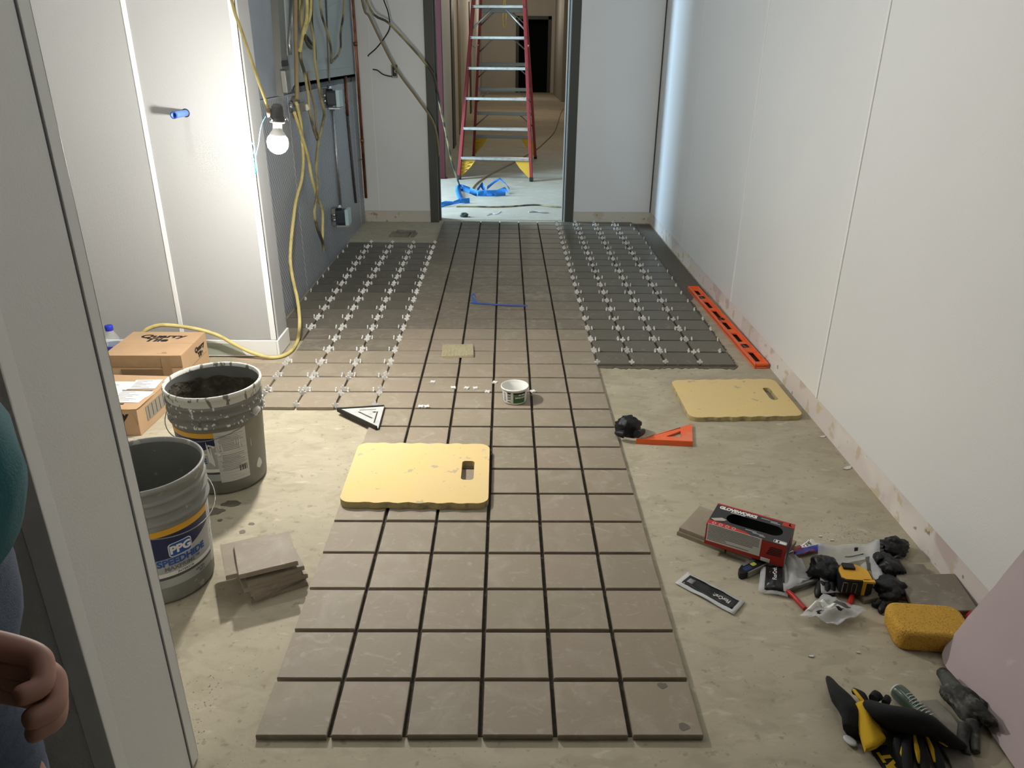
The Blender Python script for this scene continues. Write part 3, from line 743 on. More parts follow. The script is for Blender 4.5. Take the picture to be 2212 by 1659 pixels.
# ================================================================== cartons
def carton(name, label, loc, rz, sx, sy, sz, group=None):
    t = thing(name, label, 'box', loc, rz, group)
    th = .004
    bm = B(); box(bm, 0, sx, 0, sy, 0, sz - th); mesh('case', bm, 'card', t, bevel=.002)
    bm = B(); box(bm, -.001, sx + .001, 0 - .001, sy / 2 - .0008, sz - th, sz); mesh('flap', bm, 'card', t, bevel=.0015)
    bm = B(); box(bm, -.001, sx + .001, sy / 2 + .0008, sy + .001, sz - th, sz); mesh('flap', bm, 'card', t, bevel=.0015)
    return t
def on_top(s, x, y, z, size, par, m='ink', bold=.002, rz=0, shear=.12, sx=1.25):
    mesh('lettering', textbm(s, size, .0005, bold, M=Mx.Translation((x, y, z)) @ Mx.Rotation(rz, 4, 'Z'), shear=shear, sx=sx), m, par)
def on_front(s, x, z, size, par, m='ink', bold=.002, sx=1.25, y=-.0006):
    mesh('lettering', textbm(s, size, .0005, bold, M=Mx.Translation((x, y, z)) @ Mx.Rotation(PI / 2, 4, 'X'), shear=.1, sx=sx), m, par)
def on_side(s, y, z, x, size, par, m='ink', bold=.0015, sx=1.2):
    mesh('lettering', textbm(s, size, .0005, bold, M=Mx.Translation((x, y, z)) @ Mx.Rotation(PI / 2, 4, 'Z') @ Mx.Rotation(PI / 2, 4, 'X'), shear=.1, sx=sx), m, par)
zt = .165
a, rz = frame(F(227.7, 767, zt), F(389.5, 767, zt))
b1 = carton('tile_carton', 'closed brown carton printed Quarry Tile on its top, against the white wall', (a.x - .01, a.y, 0), .006, .305, .27, zt)
on_top('Quarry', .150, .212, zt + .0004, .050, b1); on_top('Tile', .140, .168, zt + .0004, .050, b1)
on_side('Quarry', .185, .128, .3065, .028, b1); on_side('Tile', .185, .100, .3065, .028, b1)
bm = B(); box(bm, -.0012, .3062, -.0014, -.0002, zt - .05, zt - .004); mesh('tape', bm, 'carddark', b1)
bm = B(); box(bm, .225, .262, -.0026, -.0012, .07, zt - .002); mesh('tape', bm, 'carddark', b1)
bm = B(); box(bm, .06, .235, -.0020, -.0008, .05, .105); mesh('printed_band', bm, mat('brown_band', '#7c6549', .8), b1)
bm = B(); box(bm, .3052, .3058, .02, .25, .082, .0845); mesh('seam', bm, 'carddark', b1)
bm = B(); box(bm, .205, .245, .018, .020, zt + .0002, zt + .0006); plate(bm, [(.222, .022), (.24, .022), (.236, .034), (.218, .03)], (), zt + .0002, zt + .0006); mesh('printed_mark', bm, 'carddark', b1)
b2 = carton('tile_carton', 'torn brown carton with shipping papers on its top, behind the mortar pail', (-1.575, 1.330, 0), -.05, .315, .30, .105)
for k, (x0, y0, w_, h_, r) in enumerate(((.04, .10, .16, .13, .05), (.18, .055, .125, .10, -.02), (.20, .165, .10, .085, .1))):
    bm = B(); box(bm, 0, w_, 0, h_, 0, .0008); bm.transform(Mx.Translation((x0, y0, .1051 + .0009 * k)) @ Mx.Rotation(r, 4, 'Z')); pp = mesh('shipping_paper', bm, 'paper', b2)
    bm = B()
    for q in range(7):
        y = h_ * (.88 - .12 * q); box(bm, w_ * .08, w_ * (.35 + .5 * ((q * 37 + k * 13) % 10) / 10), y - .0012, y + .0012, .0008, .0012)
    bm.transform(Mx.Translation((x0, y0, .1051 + .0009 * k)) @ Mx.Rotation(r, 4, 'Z')); mesh('printed_lines', bm, 'inkgrey', pp, kind='stuff')
bm = B(); box(bm, .185, .30, .152, .158, .1062, .1068); box(bm, .125, .131, .05, .10, .1062, .1068); box(bm, .19, .25, .036, .046, .1052, .1058); mesh('printed_mark', bm, 'ink', b2)
on_front('Quarry', .205, .078, .040, b2); on_front('Tile', .205, .043, .040, b2)
bm = B(); box(bm, .3155, .3168, .06, .27, .03, .085); mesh('window_panel', bm, mat('grey_tile_edges', '#8f887a', .8), b2)
bm = B()
for k in range(7): box(bm, .3166, .3176, .075 + .028 * k, .078 + .028 * k, .034, .082)
mesh('tile_edges', bm, 'gap', b2, kind='stuff')
bm = B(); quadslab(bm, [(.295, -.002, .106), (.317, -.003, .108), (.3215, .02, .109), (.319, .12, .108), (.302, .10, .1075)], (0, 0, 1), .002); quadslab(bm, [(.300, -.0035, .104), (.3195, -.004, .104), (.3185, -.006, .05), (.312, -.004, .035)], (0, -1, 0), .002)
mesh('torn_corner', bm, 'card', b2)
# drinks bottle
p = WY(234, 703, 1.86)
t = thing('drink_bottle', 'clear plastic drink bottle with a blue cap and blue label, behind the cartons', 'bottle', (p.x, p.y, 0))
h = p.z; s = h / .235
bm = B(); lathe(bm, [(0, .003), (.030, .002), (.036, .012), (.036, .05), (.034, .08), (.036, .11), (.0365, .150), (.034, .170), (.026, .190), (.016, .206), (.0135, .214), (.0135, .222)], 28, Mx.Scale(s, 4)); mesh('bottle_body', bm, 'bottle', t)
bm = B(); lathe(bm, [(.0155, .213), (.0165, .215), (.0165, .233), (.0150, .2355), (0, .2355)], 24, Mx.Scale(s, 4)); mesh('cap', bm, 'bluecap', t)
bm = B(); lathe(bm, [(.0365, .085), (.0372, .09), (.0372, .145), (.0368, .150)], 28, Mx.Scale(s, 4)); mesh('label', bm, 'bluelabel', t)

# ================================================================== loose tiles
HT = .0715
LT = tile_mesh('loose_tile', HT, HT, .0127); LT.materials.append(K['tile'])
LTD = tile_mesh('loose_tile', HT, HT, .0127); LTD.materials.append(K['tile_far'])
def loose_tile(x, y, z, rz, label, group=None, me=LT, tx=0, ty=0):
    o = D.objects.new('quarry_tile', me); COL.objects.link(o); o.location = (x, y, z); o.rotation_euler = (tx, ty, rz)
    return tag(o, label, 'tile', group)
c0 = (F(502.8, 1173, .0889) + F(645, 1213, .0889)) / 2
d = F(645, 1213, .0889) - F(514.8, 1244, .0889); r0 = math.atan2(d.y, d.x)
sp = [(.010, .004, .10, 'bottom tile'), (.004, .002, .30, 'second tile up'), (.008, .000, .16, 'third tile up'), (.000, -.002, .08, 'fourth tile up'), (.006, .003, .12, 'fifth tile up'), (-.040, .012, .02, 'jutting sixth tile up'), (0, 0, 0, 'topmost tile')]
for k, (dx, dy, dr, nm) in enumerate(sp):
    loose_tile(c0.x + dx, c0.y + dy, .0003 + .01272 * k, r0 + dr, 'brown %s of the stack of seven beside the near pail' % nm, 'stack of tiles by the pails')
# burlap-marked tile lying face down on the strip
cs = [F(x, y, ZT + .0135) for x, y in ((952, 742), (1021, 741), (1026, 767), (956, 770))]
c = sum(cs, V()) / 4; dd = cs[1] - cs[0]
t = thing('quarry_tile', 'single tile lying upside down on the strip, its pale ribbed back showing', 'tile', (c.x, c.y, ZT + .0002), math.atan2(dd.y, dd.x))
bm = B(); box(bm, -HT, HT, -HT, HT, 0, .0115); mesh('slab', bm, 'wood', t, bevel=.001)
bm = B()
for k in range(9): box(bm, -HT + .006 + k * .0155, -HT + .014 + k * .0155, -HT + .004, HT - .004, .0113, .0128)
mesh('back_rib', bm, 'wood', t, kind='stuff')
# tiles under the glove box: two high, two long
d = F(1615, 1215, 0) - F(1461.6, 1156, 0); r = math.atan2(d.y, d.x); e = V((math.cos(r), math.sin(r), 0)); n = V((-e.y, e.x, 0))
o0 = F(1461.6, 1156, 0)
for k, (u, v, z, dr, nm) in enumerate(((.0, 0, .0003, 0, 'lower tile under the free end of the glove carton'), (.147, .002, .0003, .02, 'lower tile wholly covered by the glove carton'), (.004, .004, .0132, .0, 'upper tile, half bare, under the free end of the glove carton'), (.151, .002, .0132, -.015, 'upper tile wholly covered by the glove carton'))):
    q = o0 + e * (u + HT) + n * (v + HT); loose_tile(q.x, q.y, z, r + dr, 'brown quarry ' + nm, 'tiles under the glove carton')
# tiles propped by the right wall behind the sponge
def slab3(pts, th, m, label, group='tiles propped by the right wall', name='quarry_tile'):
    n = (pts[1] - pts[0]).cross(pts[2] - pts[0]); n = n if n.z > 0 else -n
    bm = B(); quadslab(bm, pts, n, th); return solo(name, bm, m, label, 'tile', group)
def prop(x, y, z, rz, tx, ty, lb): loose_tile(x, y, z, rz, lb, 'tiles propped by the right wall', LTD, tx, ty)
prop(1.108, .500, .0006, -.10, 0, 0, 'grey-brown tile lying flat by the right wall, under the leaning one')
prop(1.010, .505, .0004, .28, 0, 0, 'grey-brown tile lying flat beside the black gloves, partly covered')
prop(1.143, .425, .0205, -.12, 0, -.12, 'grey-brown tile tilted against the right wall behind the sponge')
# patched spot at the back left: a tile with cut strips on it
cs = [F(x, y, .012) for x, y in ((842, 499), (890, 497), (886, 511), (838, 513))]
c = sum(cs, V()) / 4
loose_tile(c.x, c.y, .0004, -.05, 'quarry tile lying on the bare patch of floor in the back left corner', None, LTD)
bm = B(); box(bm, -.07, .07, -.018, .018, 0, .012); bm.transform(Mx.Translation((c.x + .04, c.y + .055, .0134)) @ Mx.Rotation(-.12, 4, 'Z')); solo('cut_tile', bm, 'tile_far', 'cut strip of tile lying on the tile in the back left corner', 'tile')
bm = B(); box(bm, -.014, .014, -.06, .06, 0, .012); bm.transform(Mx.Translation((c.x + .105, c.y - .005, .0004)) @ Mx.Rotation(-.1, 4, 'Z')); solo('cut_tile', bm, 'tile_far', 'narrow cut strip of tile beside the tile in the back left corner', 'tile')

# ================================================================== kneeling pads
def wavy(L_, W_, r=.035, amp=.0035, waves=6, k=60):
    o = []
    base = rrect(0, L_, 0, W_, r, 7)
    # resample long edges with waves
    out = []
    n = len(base)
    for i in range(n):
        p, q = base[i], base[(i + 1) % n]
        d = math.hypot(q[0] - p[0], q[1] - p[1])
        if d < .05: out.append(p); continue
        m = 26; nx, ny = (q[1] - p[1]) / d, -(q[0] - p[0]) / d
        horiz = abs(q[0] - p[0]) > abs(q[1] - p[1])
        for j in range(m):
            t = j / m; a = amp * math.sin(t * waves * 2 * PI) * min(1, 6 * t, 6 * (1 - t)) if horiz else 0
            out.append((p[0] + (q[0] - p[0]) * t + nx * a, p[1] + (q[1] - p[1]) * t + ny * a))
    return out
def pad(label, a, b, c_, th, z0, hole):
    """a: near left corner, b: near right corner, c_: far left corner (plan points)"""
    d = b - a; rz = math.atan2(d.y, d.x); L_ = d.length; W_ = (c_ - a).length
    sk = math.atan2((c_ - a).y, (c_ - a).x) - rz - PI / 2
    t = thing('kneeling_pad', label, 'mat', (a.x, a.y, z0), rz, 'foam kneeling pads')
    bm = B(); plate(bm, wavy(L_, W_), [rrect(*hole, .012, 4)], 0, th, mi=0, side_mi=1)
    for v in bm.verts: v.co.x -= math.tan(sk) * v.co.y
    mesh('foam', bm, ['pad', 'padside'], t, bevel=.002); return t
z = .0365
a, b, c_ = F(738, 1083, z), F(1052, 1087, z), F(777, 957, z); a.z = b.z = c_.z = 0
pad('yellow foam kneeling pad lying across the central tile strip', V((-.452, .828, 0)), V((-.001, .822, 0)), V((-.455, 1.202, 0)), .0225, ZT + .0003, (.362, .402, .135, .255))
pad('yellow foam kneeling pad on bare concrete against the right wall', V((.745, 1.442, 0)), V((1.186, 1.462, 0)), V((.742, 1.795, 0)), .019, .0003, (.362, .392, .145, .262))
# ================================================================== white tub
t = thing('plastic_tub', 'small white plastic tub with a green label standing on the tile strip', 'tub', (.086, 1.598, ZT + .0003))
bm = B(); lathe(bm, [(0, .001), (.043, .001), (.0455, .004), (.047, .03), (.0500, .058), (.0515, .0595), (.0545, .060), (.0552, .0635), (.0545, .0665), (.0525, .067), (.0508, .064), (.0475, .03), (.0440, .005), (0, .0045)], 48); mesh('body', bm, 'white', t)
RW = lambda z: .0455 + .0045 * z / .058
bm = B(); patch(bm, RW, -97, -38, .009, .053, .0007, 14); lb = mesh('label', bm, 'green', t)
bm = B(); patch(bm, RW, -97, -38, .0485, .0535, .0012, 12); mesh('label_band', bm, 'ink', lb)
bm = B(); patch(bm, RW, -97, -74, .037, .0465, .0012, 8); mesh('label_panel', bm, mat('olive_panel', '#6b7440', .5), lb)
def tub_text(s, z, size, ang, m='paper', bold=.0003):
    f = lambda p: V(((RW(p.y) + .0018 + p.z) * math.cos(ang * DEG + p.x / .049), (RW(p.y) + .0018 + p.z) * math.sin(ang * DEG + p.x / .049), p.y))
    mesh('lettering', textbm(s, size, .0003, bold, M=Mx.Translation((0, z, 0)), fmap=f), m, lb)
tub_text('EM PER', .0435, .0085, -58); tub_text('BERMUDA', .0325, .0085, -66); tub_text('B', .0335, .0085, -40)
bm = B(); patch(bm, RW, -128, -107, .010, .052, .0007, 8); lb2 = mesh('label', bm, mat('label_cream', '#d9d9d0', .5), t)
bm = B()
for z, h_ in ((.047, .006), (.0425, .002), (.036, .004), (.029, .003), (.023, .003), (.0125, .003)): patch(bm, RW, -126, -109, z, z + h_, .0012, 6)
mesh('printed_lines', bm, 'ink', lb2, kind='stuff')
bm = B()
for k in range(6): patch(bm, RW, -150, -136, .014 + .006 * k, .0165 + .006 * k, .0007, 4)
mesh('printed_lines', bm, 'inkgrey', t, kind='stuff')

# ================================================================== speed squares
def tri_square(label, pa, pb, pc, z0, th, m_top, m_edge, fence, m_fence):
    """pa, pb, pc plan corners; holes along the sides; fence on side pa-pc"""
    a, b, c_ = V(pa), V(pb), V(pc)
    for q in (a, b, c_): q.z = 0
    g = (a + b + c_) / 3
    t = thing('speed_square', label, 'square', (g.x, g.y, z0))
    A, B_, C_ = a - g, b - g, c_ - g
    def along(p, q, t0, t1, inn, wd):
        d = (q - p); L_ = d.length; d.normalize(); n = V((-d.y, d.x, 0)); n = n if n.dot(-p) > 0 else -n
        s, e = p + d * L_ * t0 + n * inn, p + d * L_ * t1 + n * inn
        return [(v.x, v.y) for v in (s, e, e + n * wd, s + n * wd)]
    return t, A, B_, C_, along
sz = .0005
a, b, c_ = F(731, 884, .022), F(830, 878, .022), F(817, 925, .022)
t, A, B_, C_, al = tri_square('silver cast triangle square with black edges, at the corner of the left tile field', a, b, c_, ZT + .0003, 0, 0, 0, 0, 0)
bm = B(); plate(bm, [(v.x, v.y) for v in (A, B_, C_)], [al(A, C_, .32, .66, .034, .0075), al(A, B_, .46, .82, .018, .005), al(B_, C_, .24, .76, .018, .005)], .0045, .0085); mesh('plate', bm, 'sqtop', t, bevel=.0006)
def fence3(par, p, q, w0, z0, z1, m, name='fence'):
    d = (q - p).normalized(); n = V((-d.y, d.x, 0)); n = n if n.dot(-p) < 0 else -n
    bm = B(); plate(bm, [(v.x, v.y) for v in (p, q, q + n * w0, p + n * w0)], (), z0, z1); mesh(name, bm, m, par, bevel=.0006)
fence3(t, A, C_ + (C_ - A) * -.02, .007, .0002, .0155, 'sqdark'); fence3(t, A, B_, .006, .0002, .0125, 'sqdark'); fence3(t, B_, C_, .0025, .002, .0095, 'sqdark')
bm = B(); d = (B_ + C_ + A) / 3 + V((.032, .018, 0)); plate(bm, [(d.x - .016, d.y + .002), (d.x - .006, d.y + .007), (d.x + .002, d.y + .002), (d.x - .005, d.y - .004)], (), .0083, .0089); mesh('pivot_mark', bm, 'ink', t)
a, b, c_ = F(1374, 951, .012), F(1494, 914, .012), F(1496, 957, .012)
t, A, B_, C_, al = tri_square('orange plastic triangle square on the concrete, its tip under the black glove ball', a, b, c_, .0003, 0, 0, 0, 0, 0)
bm = B()
def inset(u, v): w_ = A + (B_ - A) * u + (C_ - A) * v; return (w_.x, w_.y)
gq = V(t.location); gq.z = 0
def hp(x, y): q = F(x, y, .009) - gq; return (q.x, q.y)
plate(bm, [(v.x, v.y) for v in (A, B_, C_)], [[hp(1412, 939.5), hp(1470, 923), hp(1471, 925), hp(1416, 940)], [hp(1438, 943), hp(1470, 931), hp(1472, 943.5)]], .003, .009)
mesh('plate', bm, 'orangedusty', t, bevel=.0006)
fence3(t, A, C_, .006, .0002, .021, 'orange'); fence3(t, B_, C_, .0015, .0005, .0095, 'orangedusty')

# ================================================================== orange level lying on its side
p0 = V((1.150, 1.968, 0)); p1 = V((1.118, 3.165, 0)); L_ = (p1 - p0).length; W_ = .062
t = thing('spirit_level', 'long orange spirit level lying on its side along the right wall', 'level', (p0.x, p0.y, .0004), math.atan2(p1.y - p0.y, p1.x - p0.x))
# local x along the length, y towards the floor strip (away from wall is +y)
holes = []
for x0, x1 in ((.05, .165), (.300, .415), (.475, .590), (.655, .770), (.815, .930), (1.055, 1.145)):
    holes.append([(x0, -.047), (x1, -.047), (x1 + .004, -.020), (x0 - .004, -.020)])
vials = [(.222, .262), (.612 - .0, .645), (.985, 1.022)]
for x0, x1 in vials: holes.append([(x0, -.048), (x1, -.048), (x1, -.018), (x0, -.018)])
bm = B(); plate(bm, [(0, -W_), (L_, -W_), (L_, 0), (0, 0)], holes, .0085, .0155); mesh('web', bm, 'orange', t)
for y0, y1 in ((-.008, 0), (-W_, -W_ + .008)):
    bm = B(); box(bm, 0, L_, y0, y1, 0, .0245); mesh('flange', bm, 'orange' if y0 < -.02 else 'orangedusty', t, bevel=.001)
for x0, x1 in ((0, .006), (L_ - .006, L_)):
    bm = B(); box(bm, x0, x1, -W_ + .001, -.001, .0005, .0243); mesh('end_cap', bm, 'orange', t, bevel=.001)
for k, (x0, x1) in enumerate(vials):
    bm = B(); plate(bm, rrect(x0, x1, -.048, -.018, .004), [rrect(x0 + .006, x1 - .006, -.042, -.024, .003)], .0085, .0175); h = mesh('vial_housing', bm, 'black', t)
    bm = B(); tube(bm, [((x0 + x1) / 2 - .014, -.033 - .006, .0125), ((x0 + x1) / 2 + .014, -.033 + .006, .0125)], .0042, 8); mesh('vial', bm, mat('vial_grey', '#7c7f80', .2), h)
bm = B(); box(bm, .002, L_ - .002, -W_ + .002, -.002, 0, .001); mesh('shade_sheet', bm, mat('level_shadow_face', '#2a1712', .8), t)  # dark sheet underneath, standing in for shade inside the cut-outs

# ================================================================== crumpled gloves and films
def crumple(name, label, cat, loc, sx, sy, sz, seed, m, fingers=(), group=None, rz=0, amp=.35, sub=4):
    bm = B(); bmesh.ops.create_icosphere(bm, subdivisions=sub, radius=1)
    for v in bm.verts:
        p = v.co.copy(); q = p + V((seed, seed * 2, 0))
        d = 1 + amp * fbm(q, 1.3, 3) + .16 * abs(fbm(q, 3.5, 3)) - .10 * abs(fbm(q + V((9, 1, 2)), 2.4, 2))
        v.co = V((p.x * d * sx, p.y * d * sy, max(-.55, p.z * d) * sz))
    lo = min(v.co.z for v in bm.verts)
    for v in bm.verts: v.co.z -= lo
    for f in bm.faces: f.smooth = True
    bm.transform(Mx.Translation(V(loc)) @ Mx.Rotation(rz, 4, 'Z'))
    for pts, rads in fingers:
        tube(bm, spline(pts, 5), [rads[0] + (rads[1] - rads[0]) * (k / max(1, (len(pts) - 1) * 5)) for k in range((len(pts) - 1) * 5 + 1)], 9)
    return solo(name, bm, m, label, cat, group)
def P3(x, y, z): return F(x, y, z)
def fing(*pts, r=(.009, .006)): return ([P3(*p) for p in pts], r)
p = F(1360, 945)
crumple('rubber_glove', 'balled-up black rubber glove beside the orange square, at the edge of the strip', 'glove', (p.x, p.y + .035, .0003), .046, .040, .044, 3, 'nitrile', [fing((1348, 938, .03), (1337, 936, .03), (1331, 934, .028), r=(.016, .008)), fing((1376, 938, .035), (1386, 934, .032), (1390, 930, .03), r=(.015, .008))], amp=.18)
# ------------------------------------------------------------------ glove carton
zt = .0262 + .0665
a, b, c_ = F(1524, 1128, zt), F(1694, 1178, zt), F(1556, 1087, zt); d = b - a; rz = math.atan2(d.y, d.x)
LX, LY, HZ = .214, .116, .066
t = thing('glove_carton', 'red and black disposable glove carton, open on top, lying on stacked tiles', 'box', (a.x + .002, a.y - .004, .0262), rz)
bm = B(); plate(bm, [(0, 0), (LX, 0), (LX, LY), (0, LY)], [rrect(.040, .192, .034, .084, .0245, 8)], HZ - .0012, HZ); top = mesh('top_panel', bm, 'blackcard', t)
bm = B(); box(bm, 0, LX, 0, .0008, 0, HZ - .0012); front = mesh('front_panel', bm, 'red', t)
bm = B(); box(bm, 0, LX, LY - .0008, LY, 0, HZ - .0012); mesh('back_panel', bm, 'red', t)
bm = B(); box(bm, 0, .0008, .0008, LY - .0008, 0, HZ - .0012); mesh('end_panel', bm, 'blackcard', t)
bm = B(); box(bm, LX - .0008, LX, .0008, LY - .0008, 0, HZ - .0012); end = mesh('end_panel', bm, 'blackcard', t)
bm = B(); box(bm, .0008, LX - .0008, .0008, LY - .0008, 0, .001); mesh('base_panel', bm, 'greycard', t)
bm = B(); box(bm, .002, LX - .002, .0012, .0020, .001, HZ - .002); box(bm, .002, LX - .002, LY - .002, LY - .0012, .001, HZ - .002); mesh('liner', bm, 'greycard', t)
def ct(s, x, y, size, m='paper', bold=.0008, sx=1.0, par=None, rot=0): return mesh('lettering', textbm(s, size, .0004, bold, M=Mx.Translation((x, y, HZ + .0003)) @ Mx.Rotation(rot, 4, 'Z'), sx=sx, space=.95), m, par or top)
ct('GLOVEWORKS', .062, .098, .0195, bold=.0011, sx=.82)
ct('MAXIMUM GRIP', .064, .0865, .006, bold=.0002)
bm = B(); box(bm, .182, LX + .0005, .094, LY + .0004, HZ + .0001, HZ + .0005); mesh('size_patch', bm, 'red', top)
ct('L', .203, .106, .015, bold=.0009)
bm = B(); box(bm, -.0005, .180, LY - .006, LY + .0004, HZ + .0001, HZ + .0004); mesh('edge_stripe', bm, 'red', top)
bm = B(); plate(bm, [(-.0004, -.0004), (.125, -.0004), (.105, .012), (.06, .020), (-.0004, .022)], (), HZ + .0001, HZ + .0004); st = mesh('front_stripe', bm, 'red', top)
for k in range(4):
    bm = B(); lathe(bm, [(.0042, HZ + .0004), (.0042, HZ + .0008), (.0052, HZ + .0008), (.0052, HZ + .0004)], 16, Mx.Translation((.018 + .018 * k, .011, 0))); mesh('printed_ring', bm, 'paper', top)
bm = B(); plate(bm, rrect(.178, .212, .004, .018, .004), [rrect(.1792, .2108, .0052, .0168, .003)], HZ + .0002, HZ + .0006); mesh('logo_frame', bm, 'paper', top)
ct('5', .186, .011, .012, bold=.0008); bm = B(); plate(bm, rrect(.193, .210, .006, .015, .003), (), HZ + .0002, HZ + .0005); mesh('logo_patch', bm, 'paper', top)
bm = B()
for x0, x1, y in ((.125, .148, .100), (.150, .170, .098), (.152, .178, .092), (.10, .13, .023), (.12, .15, .017), (.14, .155, .012)): box(bm, x0, x1, y, y + .0035, HZ + .0002, HZ + .0005)
mesh('printed_lines', bm, mat('print_pale', '#a5a6a6', .6), top, kind='stuff')
bm = B(); plate(bm, [(.004, .030), (.030, .046), (.044, .042), (.040, .034), (.016, .022)], (), HZ + .0006, HZ + .0012); mesh('torn_liner', bm, mat('torn_board', '#b8aba0', .9), top)
bm = B(); box(bm, .004, .150, -.0006, .0001, .012, .068); fp = mesh('text_panel', bm, 'paper', front)
bm = B(); rr = random.Random(2)
for k in range(12): box(bm, .007, .030 + .115 * (1 if k < 7 else rr.uniform(.2, .9)), -.0010, -.0005, .064 - .0042 * k, .0655 - .0042 * k)
mesh('printed_lines', bm, 'inkgrey', fp, kind='stuff')
bm = B()
for k in range(5): plate(bm, [(.166 + .002 * k, .026 + .0055 * k), (.205, .029 + .0052 * k), (.205, .0315 + .0052 * k), (.166 + .002 * k, .029 + .0055 * k)], (), 0, .0006, Mx.Rotation(PI / 2, 4, 'X'))
mesh('printed_hand', bm, 'ink', front, kind='stuff')
bm = B()
for k in range(10): box(bm, .156 + .0022 * k, .157 + .0022 * k + (.0006 if k % 3 == 0 else 0), -.0009, -.0003, .002, .011)
box(bm, .154, .1785, -.0005, 0, .001, .012); mesh('barcode', bm, 'paper', front)
for k in range(4):
    bm = B(); lathe(bm, [(.0042, 0), (.0042, .0006), (.0054, .0006), (.0054, 0)], 14, Mx.Translation((LX + .0001, .016 + .016 * k, .052)) @ Mx.Rotation(PI / 2, 4, 'Y')); mesh('printed_ring', bm, 'red', end)
bm = B(); box(bm, LX - .0003, LX + .0006, .002, .020, .004, .034); mesh('text_panel', bm, 'glabel', end)
bm = B(); bmesh.ops.create_icosphere(bm, subdivisions=3, radius=1)
for v in bm.verts: v.co = V((v.co.x * .085 * (1 + .1 * fbm(v.co, 2)), v.co.y * .045, v.co.z * .011 + .016 + .006 * fbm(v.co, 3)))
bm.transform(Mx.Translation((.11, .059, 0))); mesh('gloves_inside', bm, 'nitrile', t, smooth=True)

# ------------------------------------------------------------------ printed wrapper strip on the concrete
def sheet_from(pxs, z, nu, nv, wav, seed):
    a, b, c_, d = [F(x, y, z) for x, y in pxs]
    def f(u, v):
        p = a * (1 - u) * (1 - v) + b * u * (1 - v) + c_ * u * v + d * (1 - u) * v
        return p + V((0, 0, wav * (1 + fbm((u * 3, v * 2, seed), 1, 3)) + .001))
    return f
def thinsheet(f, nu, nv, u0=0, u1=1, v0=0, v1=1, th=.0005, lift=0):
    bm = B(); g = []
    for i in range(nu + 1):
        g.append([[bm.verts.new(f(u0 + (u1 - u0) * i / nu, v0 + (v1 - v0) * j / nv) + V((0, 0, s))) for s in (lift, lift + th)] for j in range(nv + 1)])
    def q(*a): bm.faces.new(a).smooth = True
    for i in range(nu):
        for j in range(nv):
            q(g[i][j][1], g[i + 1][j][1], g[i + 1][j + 1][1], g[i][j + 1][1]); q(g[i][j][0], g[i][j + 1][0], g[i + 1][j + 1][0], g[i + 1][j][0])
    for i in range(nu):
        q(g[i][0][0], g[i + 1][0][0], g[i + 1][0][1], g[i][0][1]); q(g[i][nv][0], g[i][nv][1], g[i + 1][nv][1], g[i + 1][nv][0])
    for j in range(nv):
        q(g[0][j][0], g[0][j][1], g[0][j + 1][1], g[0][j + 1][0]); q(g[nu][j][0], g[nu][j + 1][0], g[nu][j + 1][1], g[nu][j][1])
    bmesh.ops.recalc_face_normals(bm, faces=bm.faces); return bm
f = sheet_from(((1458, 1262), (1585, 1331), (1609, 1302), (1486, 1238)), 0, 1, 1, .0035, 4)
t = thing('wrapper', 'flat clear wrapper strip with a black printed panel lying alone on the concrete', 'wrapper', f(.5, .5) * 1 - V((0, 0, f(.5, .5).z)))
mesh('clear_film', thinsheet(f, 16, 5), 'clearw', t, world=True)
pn = mesh('printed_panel', thinsheet(f, 16, 5, .07, .93, .20, .86, .0004, .0008), 'blackfilm', t, world=True)
def on_sheet(s, f, u, v, du, dv, m, par, size=1.0):
    """lettering laid over a wavy sheet: text x -> u, text y -> v"""
    bm = textbm(s, size, .0, .015)
    for w_ in bm.verts:
        q = f(u + w_.co.x * du, v + w_.co.y * dv); w_.co = q + V((0, 0, .0016 + (.0004 if w_.co.z > 0 else 0)))
    mesh('lettering', bm, m, par, world=True)
on_sheet('FlorCraft', f, .70, .50, -.075, -.30, 'paper', pn)
bm = thinsheet(f, 3, 2, .12, .22, .35, .68, .0003, .0015); mesh('printed_patch', bm, mat('film_grey', '#8b8b8a', .5), t, world=True)

# ------------------------------------------------------------------ heap of tools, gloves and packaging by the right wall
# folded film packet, standing creased
f = sheet_from(((1646, 1284), (1696, 1293), (1692, 1212), (1652, 1205)), 0, 1, 1, .006, 11)
f2 = lambda u, v: f(u, v) + V((0, 0, .016 * math.sin(v * PI) * (.6 + .4 * u)))
t = thing('wrapper', 'black printed film packet in a clear sleeve, folded below the glove carton', 'wrapper', f(.5, .5) - V((0, 0, f(.5, .5).z)))
mesh('clear_film', thinsheet(f2, 8, 10, -.18, 1.1), 'clear', t, world=True)
pn = mesh('printed_panel', thinsheet(f2, 8, 10, .06, .94, .06, .98, .0004, .001), 'blackfilm', t, world=True)
bm = textbm('FlorCraft', 1.0, 0, .015)
for w_ in bm.verts:
    q = f2(.50 + w_.co.y * -.26, .42 + w_.co.x * .085); w_.co = q + V((0, 0, .002 + (.0004 if w_.co.z > 0 else 0)))
mesh('lettering', bm, 'paper', pn, world=True)
f = sheet_from(((1690, 1290), (1762, 1255), (1712, 1212), (1682, 1205)), 0, 1, 1, .018, 21)
bm = thinsheet(f, 12, 10); 
solo('plastic_bag', bm, 'clear', 'crumpled clear plastic bag beside the folded black packet', 'bag', 'clear bags in the heap')
f = sheet_from(((1722, 1345), (1800, 1364), (1868, 1335), (1775, 1298)), 0, 1, 1, .022, 33)
t = thing('plastic_bag', 'crumpled clear printed bag, nearest in the heap, below the red handles', 'bag', f(.5, .5) - V((0, 0, f(.5, .5).z)), 0, 'clear bags in the heap')
mesh('film', thinsheet(f, 14, 12), 'clear', t, world=True)
